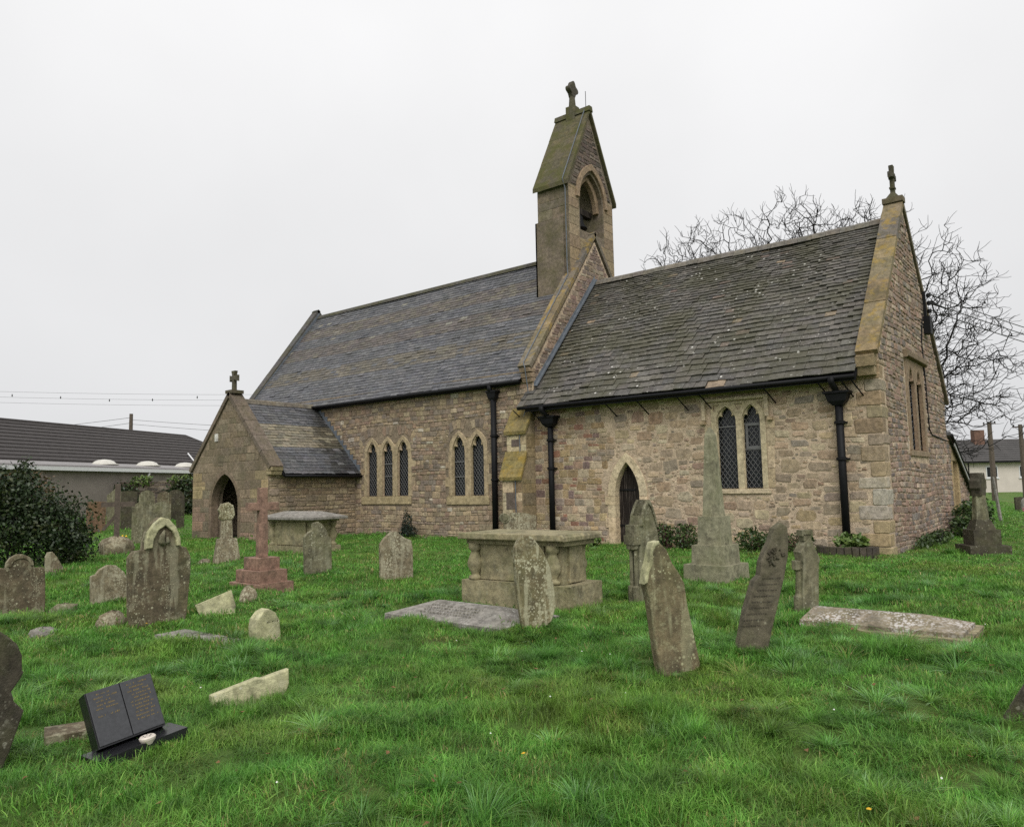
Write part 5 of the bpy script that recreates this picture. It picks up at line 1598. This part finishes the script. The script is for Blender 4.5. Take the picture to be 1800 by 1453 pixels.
for s_, f_ in ((14.0, 5.9), (17.6, 5.9), (21.2, 5.9)):
    p = lb(s_, f_, 3.1)
    MB().lathe([(.8, 0), (.8, .07), (.66, .1), (.56, .22), (.36, .31), (.1, .35)], p, 14).build('rooflight_dome', 'dome', t, True)
MB().tube([lb(15.5, 7.9, 2.6), lb(15.4, 7.7, 2.1), lb(15.3, 7.7, -.4)], .06, 6).build('downpipe', 'white_pvc', t)
MB().tube([lb(24.2, 4.6, 3.35), lb(24.9, 3.2, 4.3)], .06, 5).build('vent_pipe', 'white_pvc', t)
V = [lb(19.5, 7.7, 2.5), lb(25.5, 7.7, 2.5), lb(25.5, 9.6, 1.9), lb(19.5, 9.6, 1.9)]
MB().add(V + [tuple(Vector(v) + Vector((0, 0, .1))) for v in V], [tuple(reversed(q)) for q in BOXF]).build('lean_to_roof', 'flat_felt', t)
for s_ in (20.0, 23.0, 25.2):
    lbox('post', s_, s_ + .15, 9.35, 9.5, -.4, 1.9, 'wood')
for s_ in (23.5, 26.3, 28.4):
    lbox('dark_window', s_, s_ + 1.1, 7.61, 7.66, 1.1, 2.2, 'glass')

# boundary wall with ivy
wv = Vector((-36.2 + 54, 5.2 + 4.5, 0)); wl = wv.length; wv.normalize()
t = thing('boundary_wall', 'old stone boundary wall with ivy between the bungalow and the graves', 'wall', (-54, -4.5, .42), math.atan2(wv.y, wv.x))
bw_ = MB().box((0, 0, -.6), (wl, .4, 1.95)).build('wall_core', 'nave_mortar', t)
lay(bw_, 'stone', 'small_stones', courses(-.3, 2.0, (.16, .3), (.3, .7), lambda a, b: (0, wl), lambda a, b: []), FS, 'nave_rubble', pal([(.10, .08, .065), (.13, .105, .085), (.085, .07, .06), (.16, .13, .1)]), 200, .03, (.02, .06), .3)
V, F, c = leaves([(6, 0, 1.9, 1.6, .5, .9), (9, 0, 1.7, 1.5, .5, .8), (12, .1, 2.05, .9, .35, .45), (15, 0, 2.0, .8, .3, .4), (17.5, 0, 2.0, .9, .3, .35), (3, 0, 1.9, 2.5, .6, 1.1)], 4800, .09, seed=21)
link('ivy', fmesh('ivy', V, F, c), 'fern', t)
V, F, c = leaves([(8, -.3, 1.0, 4, .4, 1.1), (13, -.3, 1.0, 2.2, .4, 1.1), (18, -.3, 1.0, 1.6, .35, 1.1)], 6500, .1, seed=22)
link('ivy', fmesh('ivy', V, F, c), 'ivy', t)
bush('brown autumn-leaved hedge on the wall beside the ivy bush', (-33.5, -5.9, .25), [(-.3, 0, 1.5, 1.6, 1.2, 1.1), (-1.5, -1.5, 1.8, 1.5, 1.2, 1.2), (-3.5, -3.2, 2.0, 1.8, 1.4, 1.4)], 6500, .085, leaf_mat('brown leaf', (.07, .035, .014), (.12, .075, .025), (.06, .075, .02)), 12, 31, 'hedge', 'hedge')

# ------------------------------------------------------------------ houses on the right
MT['cream_render'] = plain('cream render', (.58, .52, .46), .9, .08, 1)
MT['house_roof'] = plain('dark grey house roof', (.062, .058, .056), .8, .2, 1)
MT['house_brick'] = plain('chimney brick', (.15, .085, .062), .9, .3, 3)
hd = Vector((.78, .626, 0)); hn = Vector((.626, -.78, 0))
t = thing('terraced_house', 'pale cream two-storey house with dark roof beyond the east end', 'house', (-10.2, 82.6, -2.6))
def hb(name, s0, s1, f0, f1, z0, z1, mat, par=None):
    def p(s, f, z): return tuple(hd * s + hn * f + Vector((0, 0, z)))
    V = [p(s0, f1, z0), p(s1, f1, z0), p(s1, f0, z0), p(s0, f0, z0), p(s0, f1, z1), p(s1, f1, z1), p(s1, f0, z1), p(s0, f0, z1)]
    return MB().add(V, BOXF).build(name, mat, par or t)
hb('wall', 0, 16, -8, 0, 0, 6.2, 'cream_render')
def hp(s, f, z): return tuple(hd * s + hn * f + Vector((0, 0, z)))
rf = MB().add([hp(-.4, .5, 6.05), hp(16.4, .5, 6.05), hp(16.4, -4, 8.75), hp(-.4, -4, 8.75), hp(-.4, -8.5, 6.05), hp(16.4, -8.5, 6.05)],
         [(0, 1, 2, 3), (3, 2, 5, 4), (0, 3, 4), (1, 5, 2), (0, 4, 5, 1)]).build('roof', 'house_roof', t)
for k in range(10):
    f0 = .55 - 4.5 * k / 10; f1 = .55 - 4.5 * (k + 1.1) / 10; za = 6.1 + 2.7 * k / 10; zb = 6.1 + 2.7 * (k + 1.1) / 10
    V = [hp(-.4, f0, za), hp(16.4, f0, za), hp(16.4, f1, zb - .04), hp(-.4, f1, zb - .04), hp(-.4, f0, za + .07), hp(16.4, f0, za + .07), hp(16.4, f1, zb), hp(-.4, f1, zb)]
    MB().add(V, BOXF).build('tile_course', 'house_roof', rf)
hb('gutter', -.3, 16.3, .46, .62, 5.92, 6.05, 'black_iron')
ch = hb('chimney', 3.0, 4.2, -3.6, -2.8, 7.6, 9.9, 'house_brick', rf)
for s0, z0_ in ((2.3, 4.2), (6.1, 4.2), (2.2, .9), (6.0, .9), (10, 4.2), (10, .9)):
    wn = hb('window', s0, s0 + 1.35, -.02, .03, z0_, z0_ + 1.35, 'white_pvc')
    for q in (0, 1):
        hb('window_pane', s0 + .1 + .62 * q, s0 + .63 + .62 * q, .031, .04, z0_ + .12, z0_ + 1.24, 'glass', t)
    hb('sill', s0 - .1, s0 + 1.45, .0, .12, z0_ - .12, z0_ - .01, 'white_pvc')
MB().tube([hp(.3, .08, 0), hp(.3, .08, 6)], .06, 5).build('downpipe', 'black_iron', t)

# hedges, fence and graves beyond the east end
bush('dark hedge in front of the cream house', (-8.5, 74, -1.9), [(0, 0, .8, 4, 3, 1.0), (6, 4.5, .8, 4, 3, .9), (12, 9, .8, 4, 3, .9)], 3500, .16, 'shrub', 8, 41, 'hedge', 'hedge')
def pole(label, x, y, h, r_, arms=True, z=None):
    z0_ = float(hgt(x, y)) if z is None else z
    t = thing('utility_pole', label, 'pole', (x, y, z0_))
    MB().tube([(0, 0, -.3), (0, 0, h)], [r_ * 1.2, r_ * .8], 8).build('pole', 'wood', t)
    if arms:
        MB().tube([(-.45, .3, h - .15), (.45, -.3, h - .15)], .05, 4).build('cross_arm', 'wood', t)
        for q in (-.4, .4):
            MB().lathe([(.04, 0), (.06, .03), (.05, .12)], (q, -q * .66, h - .1), 6).build('insulator', 'black_iron', t)
pole('dark timber utility pole rising behind the churchyard cross', -3.9, 51.3, 6.2, .19)
pole('paler utility pole near the right edge of the picture', -1.0, 41.2, 5.6, .15)
pole('timber utility pole sticking up behind the bungalow roof', -66.5, 13.75, 8.6, .2, False)
t = thing('fence_post', 'leaning grey timber post in the grass near the right edge', 'post', (.4, 15.2, -.1))
MB().tube([(.05, 0, -.2), (-.12, 0, 1.75)], [.07, .055], 6).build('post', 'g_ledger', t)
for k, (x, y, lab, m_) in enumerate(((-.6, 34, 'small dark headstone in the new graves by the houses', 'g_dark'), (-.2, 33, 'pale little headstone in the new graves by the houses', 'g_ledger'), (.6, 36, 'black headstone at the right edge among the new graves', 'black_granite'))):
    simple_stone(lab, x, y, .7, .85, 'round' if k else 'flat', m_, 40)
for k, (x, y) in enumerate(((-.1, 30.5), (.5, 31.5), (.75, 32.0))):
    t = thing('flower_bunch', ('pink flowers on a new grave', 'white flowers on a new grave', 'red flowers on a new grave at the right edge')[k], 'flowers', (x, y, float(hgt(x, y)) + .05))
    V, F, c = leaves([(0, 0, .12, .2, .2, .16)], 160, .05, seed=50 + k)
    link('blooms', fmesh('blooms', V, F, c), plain('petals', ((.55, .22, .25), (.75, .74, .7), (.5, .06, .05))[k], .7), t)

# ------------------------------------------------------------------ wires
def wire(label, pts, r_=.014, sag=.0):
    p, q = Vector(pts[0]), Vector(pts[1])
    P = [p.lerp(q, i / 10) - Vector((0, 0, sag * 4 * (i / 10) * (1 - i / 10))) for i in range(11)]
    tag(MB().tube(P, r_, 4).build('overhead_wire', 'wire'), label, 'wire', 'overhead wires')
for k, (za, zb) in enumerate(((6.9, 9.6), (6.67, 9.2), (6.44, 8.75))):
    wire(('topmost', 'middle', 'lowest')[k] + ' service wire running right from the chancel gable', [(.2, 5.62, za), ((4.07, 19.02, 6.43), (4.05, 19.04, 6.19), (4.03, 19.06, 5.88))[k]], .014, .1)
for k, (z0_, z1_) in enumerate(((14.5, 13.4), (13.85, 12.75), (13.2, 12.1))):
    wire(('topmost', 'middle', 'lowest')[k] + ' of the three high wires left of the porch', [(-110, 4, z0_ + .4), (-66, 39.5, z1_ - .4)], .014, .4)
for k, (x, y, z) in enumerate(((-97.4, 14.1, 13.55), (-93, 17.7, 13.2), (-88.5, 21.3, 12.75), (-84.6, 24.5, 12.7), (-80.5, 27.8, 12.9))):
    t = thing('bird', ('leftmost', 'second from the left', 'third from the left', 'fourth from the left', 'rightmost')[k] + ' of the five small birds on the high wires', 'bird', (x, y, z))
    MB().lathe([(.01, -.12), (.05, -.06), (.075, .02), (.055, .09), (.045, .13), (.055, .17), (.01, .22)], (0, 0, 0), 8).build('body', 'wire', t, True)
for k, (a, b_) in enumerate((((-66.5, 13.75, 8.7), (-100, 2, 8.0)), ((-66.5, 13.75, 8.2), (-100, 1, 6.9)), ((-66.5, 13.75, 8.5), (-50, 33, 7.4)), ((-66.5, 13.75, 8.1), (-50, 33, 6.7)))):
    wire(('upper wire', 'lower wire')[k % 2] + (' going left', ' going right')[k // 2] + ' from the pole behind the bungalow', [a, b_], .02, .3)

# ------------------------------------------------------------------ daffodils near the porch
def daffodils(lab, x, y, n, s=1.0):
    t = thing('daffodil_clump', lab, 'flowers', (x, y, float(hgt(x, y))))
    a, b = MB(), MB()
    for k in range(n):
        px, py = U(-.25, .25) * s, U(-.25, .25) * s
        h = U(.28, .4)
        a.tube([(px, py, 0), (px + U(-.05, .05), py + U(-.05, .05), h)], .008, 3)
        for q in range(3):
            e = (px + U(-.15, .15), py + U(-.15, .15), U(.2, .35))
            a.tube([(px, py, 0), e], [.012, .003], 3)
        V = [(px + .05 * math.cos(i * 1.047) * (1 if i % 2 else .6), py + .05 * math.sin(i * 1.047) * (1 if i % 2 else .6), h + .01 * (i % 2)) for i in range(6)]
        b.add(V, [(0, 1, 2, 3, 4, 5)])
        b.tube([(px, py, h), (px + .03, py - .03, h + .03)], [.015, .03], 6)
    a.build('stalks', 'fern', t)
    b.build('blooms', plain('daffodil yellow', (.62, .40, .02), .6), t)
daffodils('yellow daffodils at the foot of the timber cross', -21.2, -7.3, 5)
daffodils('yellow daffodils between the broad headstone and the porch', -23.9, -5.2, 5)
daffodils('lone daffodil flowers by the boundary wall', -31.5, -2.0, 4)

# ------------------------------------------------------------------ grass
g = G('grass blade')
c = attr(g)
big = g.noise(.55, 3, .6, off=2)
c = g.mix(g.rng(big, .5, .66, 0, .6), c, g.mix(.5, c, (.22, .24, .04)))
c = g.mix(g.rng(g.noise(1.5, 3, .6, off=11), .56, .72, 0, .35), c, (.2, .23, .05))
c = g.mix(g.rng(g.noise(.9, 3, .6, off=19), .52, .68, 0, .55), c, (.06, .2, .028))
c = g.gain(c, g.rng(g.noise(3.4, 3, .6, off=40), .34, .66, .6, 1.35))
p_ = g.nd('ShaderNodeBsdfPrincipled', {'Base Color': c, 'Roughness': .45, 'Specular IOR Level': .25})
tl = g.nd('ShaderNodeBsdfTranslucent', {'Color': c})
ms = g.nd('ShaderNodeMixShader', {0: .3, 1: p_.outputs[0], 2: tl.outputs[0]})
g.t.links.new(ms.outputs[0], g.nd('ShaderNodeOutputMaterial').inputs[0])
MT['blade'] = g.m

def tuft(name, n, rad, h, w, bend, seed, P, radial=False, sway=0.0):
    r = np.random.default_rng(seed)
    a = r.random(n) * 6.283; q = rad * np.sqrt(r.random(n))
    bx, by = q * np.cos(a), q * np.sin(a)
    dirn = a + r.normal(0, .5, n) if radial else r.random(n) * 6.283
    dx, dy = np.cos(dirn) + sway, np.sin(dirn)
    nn = np.hypot(dx, dy) + 1e-6; dx, dy = dx / nn, dy / nn
    hh = h * r.uniform(.45, 1.15, n)
    bd = bend * r.uniform(.2, 1.2, n) * hh
    ww = w * r.uniform(.6, 1.2, n)
    px, py = -dy, dx
    V = np.zeros((n, 7, 3)); lv = [0, .38, .75, 1]
    k = 0
    for li, t_ in enumerate(lv):
        cx = bx + dx * bd * t_ ** 1.8; cy = by + dy * bd * t_ ** 1.8
        droop = np.clip(bd / hh - .4, 0, 1) * .45
        cz = hh * (t_ - droop * t_ ** 2.6) - .02
        wl_ = ww * (1 - t_ * .55) / 2
        if li < 3:
            V[:, k] = np.stack([cx - px * wl_, cy - py * wl_, cz], 1)
            V[:, k + 1] = np.stack([cx + px * wl_, cy + py * wl_, cz], 1); k += 2
        else:
            V[:, k] = np.stack([cx, cy, cz], 1)
    base = np.arange(n)[:, None] * 7
    T = np.array([[0, 1, 3], [0, 3, 2], [2, 3, 5], [2, 5, 4], [4, 5, 6]])
    F = (base[:, :, None] + T[None]).reshape(-1, 3)
    P = np.array(P)
    col = P[r.integers(0, len(P), n)] * r.uniform(.7, 1.3, (n, 1))
    me = fmesh(name, V.reshape(-1, 3), F, np.repeat(col, 7, 0))
    me.materials.append(MT['blade'])
    return me
GR = [(0.092, 0.252, 0.034), (0.114, 0.294, 0.041), (0.146, 0.33, 0.052), (0.074, 0.206, 0.032), (0.208, 0.381, 0.075), (0.129, 0.278, 0.046)]
DRY = GR[:4] + [(.26, .25, .07), (.36, .32, .14)]
SILV = [(0.17, 0.367, 0.1), (0.202, 0.387, 0.138), (0.128, 0.31, 0.069), (0.265, 0.426, 0.2)]
lib = bpy.data.collections.new('grass_kinds')
specs = [('lush', 150, .16, .072, .0052, 1.0, GR), ('lush', 150, .17, .085, .0050, 1.3, GR), ('lush', 130, .16, .06, .0054, .9, DRY), ('lush', 150, .15, .09, .0050, 1.2, GR, False, .7),
         ('flop', 150, .05, .16, .0056, 1.7, SILV + GR, True, .5), ('flop', 130, .055, .14, .0058, 1.6, SILV, True, .8), ('flop', 150, .06, .13, .0055, 1.5, GR, True), ('flop', 110, .05, .12, .0055, 1.5, DRY, True, .3), ('flop', 160, .06, .15, .0054, 1.6, GR[:4], True, .6),
         ('short', 120, .3, .06, .011, .8, GR), ('short', 110, .3, .05, .012, .8, DRY), ('short', 120, .3, .068, .010, .9, GR),
         ('far', 90, .6, .065, .028, .7, GR), ('far', 90, .6, .055, .03, .7, GR[:3])]
for i, s_ in enumerate(specs):
    ob = bpy.data.objects.new('k%02d' % i, tuft('k%02d' % i, *s_[1:6], 100 + i, s_[6], *s_[7:]))
    lib.objects.link(ob)

def free(x, y):
    ok = np.ones(len(x), bool)
    ok &= ~((x > -26.2) & (x < .02) & (y > -.02) & (y < 12))
    ok &= ~((x > -23.3) & (x < -18.35) & (y > -3.85) & (y < .1))
    ok &= ~((x > -10.75) & (x < -9.85) & (y > -.75) & (y < .1))
    for fx, fy, rz, hl, hd_ in feet:
        u = (x - fx) * math.cos(rz) + (y - fy) * math.sin(rz)
        v = -(x - fx) * math.sin(rz) + (y - fy) * math.cos(rz)
        ok &= ~((np.abs(u) < hl) & (np.abs(v) < hd_))
    return ok
def polar(d0, d1, dens, half=R(43)):
    area = half * (d1 * d1 - d0 * d0)
    n = int(area * dens)
    d = np.sqrt(rng.random(n) * (d1 * d1 - d0 * d0) + d0 * d0)
    th = (rng.random(n) * 2 - 1) * half
    return CAM.x + d * np.sin(-YAW + th), CAM.y + d * np.cos(-YAW + th), d
px, py, pidx, psc = [], [], [], []
for d0, d1, dens, kinds, s0, s1 in ((1.8, 6, 80, 'lush', .75, 1.25), (6, 11, 55, 'lush', .8, 1.3), (9, 17, 32, 'short', .8, 1.3), (15, 30, 15, 'short', .9, 1.6), (26, 70, 3.2, 'far', .9, 1.5),
                                    (1.8, 7, 34, 'flop', .4, 1.0), (7, 13, 30, 'flop', .5, 1.25), (13, 21, 7, 'flop', .6, 1.2)):
    x, y, d = polar(d0, d1, dens)
    k = free(x, y)
    x, y, d = x[k], y[k], d[k]
    if kinds == 'flop':
        k = vnoise(x, y, .8, 9) + .35 * (vnoise(x, y, 2.6, 8) - .5) > .5
        x, y, d = x[k], y[k], d[k]
    k = bare(x, y) * .6 < rng.random(len(x))
    x, y, d = x[k], y[k], d[k]
    ids = [i for i, s_ in enumerate(specs) if s_[0] == kinds]
    px.append(x); py.append(y)
    pidx.append(rng.choice(ids, len(x)))
    s = rng.uniform(s0, s1, len(x))
    hs = s * (.55 + .9 * vnoise(x, y, .7, 5) ** 1.2)
    hs *= 1 - .4 * smooth((y + 7) / 5)                 # mown shorter near the church
    psc.append(np.stack([s, s, hs], 1))
# longer grass the mower misses round the stones and along the walls
for x0_, x1_, y_ in ((-18.3, -10.75, -.1), (-9.8, -.1, -.1), (-23.2, -18.4, -3.95)):
    n_ = int((x1_ - x0_) * 9)
    x = rng.uniform(x0_, x1_, n_); y = y_ - rng.random(n_) * .16
    px.append(x); py.append(y); pidx.append(rng.choice([0, 1, 2, 3], n_))
    s = rng.uniform(.6, 1.0, n_); psc.append(np.stack([s, s, s * rng.uniform(1.2, 2.6, n_)], 1))
for fx, fy, rz_, hl, hd_ in feet:
    d = math.hypot(fx - CAM.x, fy - CAM.y)
    if d > 22: continue
    n_ = int((hl + hd_) * 4 * 9)
    a_ = rng.random(n_) * 4
    e = rng.normal(.05, .03, n_)
    u = np.where(a_ < 2, (rng.random(n_) * 2 - 1) * (hl + .05), np.where(a_ < 3, hl + e, -hl - e))
    v = np.where(a_ < 1, hd_ + e, np.where(a_ < 2, -hd_ - e, (rng.random(n_) * 2 - 1) * (hd_ + .05)))
    x = fx + u * math.cos(rz_) - v * math.sin(rz_); y = fy + u * math.sin(rz_) + v * math.cos(rz_)
    k = free(x, y); x, y = x[k], y[k]
    px.append(x); py.append(y); pidx.append(rng.choice([0, 1, 2, 3], len(x)))
    s = rng.uniform(.45, .8, len(x)); psc.append(np.stack([s, s, s * rng.uniform(1.2, 2.4, len(x))], 1))
px = np.concatenate(px); py = np.concatenate(py); pidx = np.concatenate(pidx); psc = np.concatenate(psc)
P = np.stack([px, py, hgt(px, py)], 1)
me = bpy.data.meshes.new('grass')
me.vertices.add(len(P)); me.vertices.foreach_set('co', P.astype(np.float32).ravel())
a = me.attributes.new('idx', 'INT', 'POINT'); a.data.foreach_set('value', pidx.astype(np.int32))
a = me.attributes.new('scl', 'FLOAT_VECTOR', 'POINT'); a.data.foreach_set('vector', psc.astype(np.float32).ravel())
rot = np.stack([rng.normal(0, .12, len(P)), rng.normal(0, .12, len(P)), rng.random(len(P)) * 6.283], 1)
a = me.attributes.new('rot', 'FLOAT_VECTOR', 'POINT'); a.data.foreach_set('vector', rot.astype(np.float32).ravel())
grass = link('grass', me, None)
grass['kind'] = 'stuff'
tag(grass, 'rough green churchyard grass with long tufts', 'grass')
ng = bpy.data.node_groups.new('scatter', 'GeometryNodeTree')
ng.interface.new_socket('Geometry', in_out='INPUT', socket_type='NodeSocketGeometry')
ng.interface.new_socket('Geometry', in_out='OUTPUT', socket_type='NodeSocketGeometry')
N = ng.nodes
gi = N.new('NodeGroupInput'); go = N.new('NodeGroupOutput')
ci = N.new('GeometryNodeCollectionInfo'); ci.inputs['Collection'].default_value = lib
ci.inputs['Separate Children'].default_value = True; ci.inputs['Reset Children'].default_value = True
ip = N.new('GeometryNodeInstanceOnPoints'); ip.inputs['Pick Instance'].default_value = True
def na(name, typ):
    n_ = N.new('GeometryNodeInputNamedAttribute'); n_.data_type = typ; n_.inputs['Name'].default_value = name
    return n_.outputs['Attribute']
er = N.new('FunctionNodeEulerToRotation')
LK = ng.links.new
LK(gi.outputs[0], ip.inputs['Points']); LK(ci.outputs[0], ip.inputs['Instance'])
LK(na('idx', 'INT'), ip.inputs['Instance Index'])
LK(na('rot', 'FLOAT_VECTOR'), er.inputs[0]); LK(er.outputs[0], ip.inputs['Rotation'])
LK(na('scl', 'FLOAT_VECTOR'), ip.inputs['Scale'])
LK(ip.outputs[0], go.inputs[0])
md = grass.modifiers.new('scatter', 'NODES'); md.node_group = ng

# fallen leaves
b = MB()
for k in range(260):
    d = U(3.0, 14); th = U(-.65, .65)
    x = CAM.x + d * math.sin(-YAW + th); y = CAM.y + d * math.cos(-YAW + th)
    z = float(hgt(x, y)) + U(.03, .07)
    a_ = U(0, 6.28); r_ = U(.012, .028)
    b.add([(x + r_ * math.cos(a_ + q) * w_, y + r_ * math.sin(a_ + q) * w_, z + U(-.008, .012)) for q, w_ in ((0, 1), (1.57, .5), (3.14, 1), (4.71, .5))], [(0, 1, 2, 3)])
o = b.build('fallen_leaves', plain('dead leaf', (.16, .085, .035), .8, .5, 9)); o['kind'] = 'stuff'
tag(o, 'brown dead leaves scattered in the churchyard grass', 'leaves')

# scattered daisies and dandelions
b1, b2 = MB(), MB()
for k in range(20):
    d = U(3.4, 11); th = U(-.6, .6)
    x = CAM.x + d * math.sin(-YAW + th); y = CAM.y + d * math.cos(-YAW + th)
    if not free(np.array([x]), np.array([y]))[0]: continue
    z = float(hgt(x, y)) + U(.07, .1)
    b = b2 if k % 6 == 0 else b1
    r_ = .015 if k % 6 == 0 else .008
    n_ = 8
    b.add([(x + r_ * math.cos(i * .785) * (1 if i % 2 else .75), y + r_ * math.sin(i * .785) * (1 if i % 2 else .75), z + U(-.003, .003)) for i in range(n_)] + [(x, y, z + .008)], [(i, (i + 1) % n_, n_) for i in range(n_)])
for b, nm, lab, cl in ((b1, 'daisies', 'tiny white daisies scattered in the foreground grass', (.7, .7, .66)), (b2, 'dandelions', 'yellow dandelion heads scattered in the grass', (.6, .36, .02))):
    o = tag(b.build(nm, plain(nm, cl, .7)), lab, 'flowers'); o['kind'] = 'stuff'
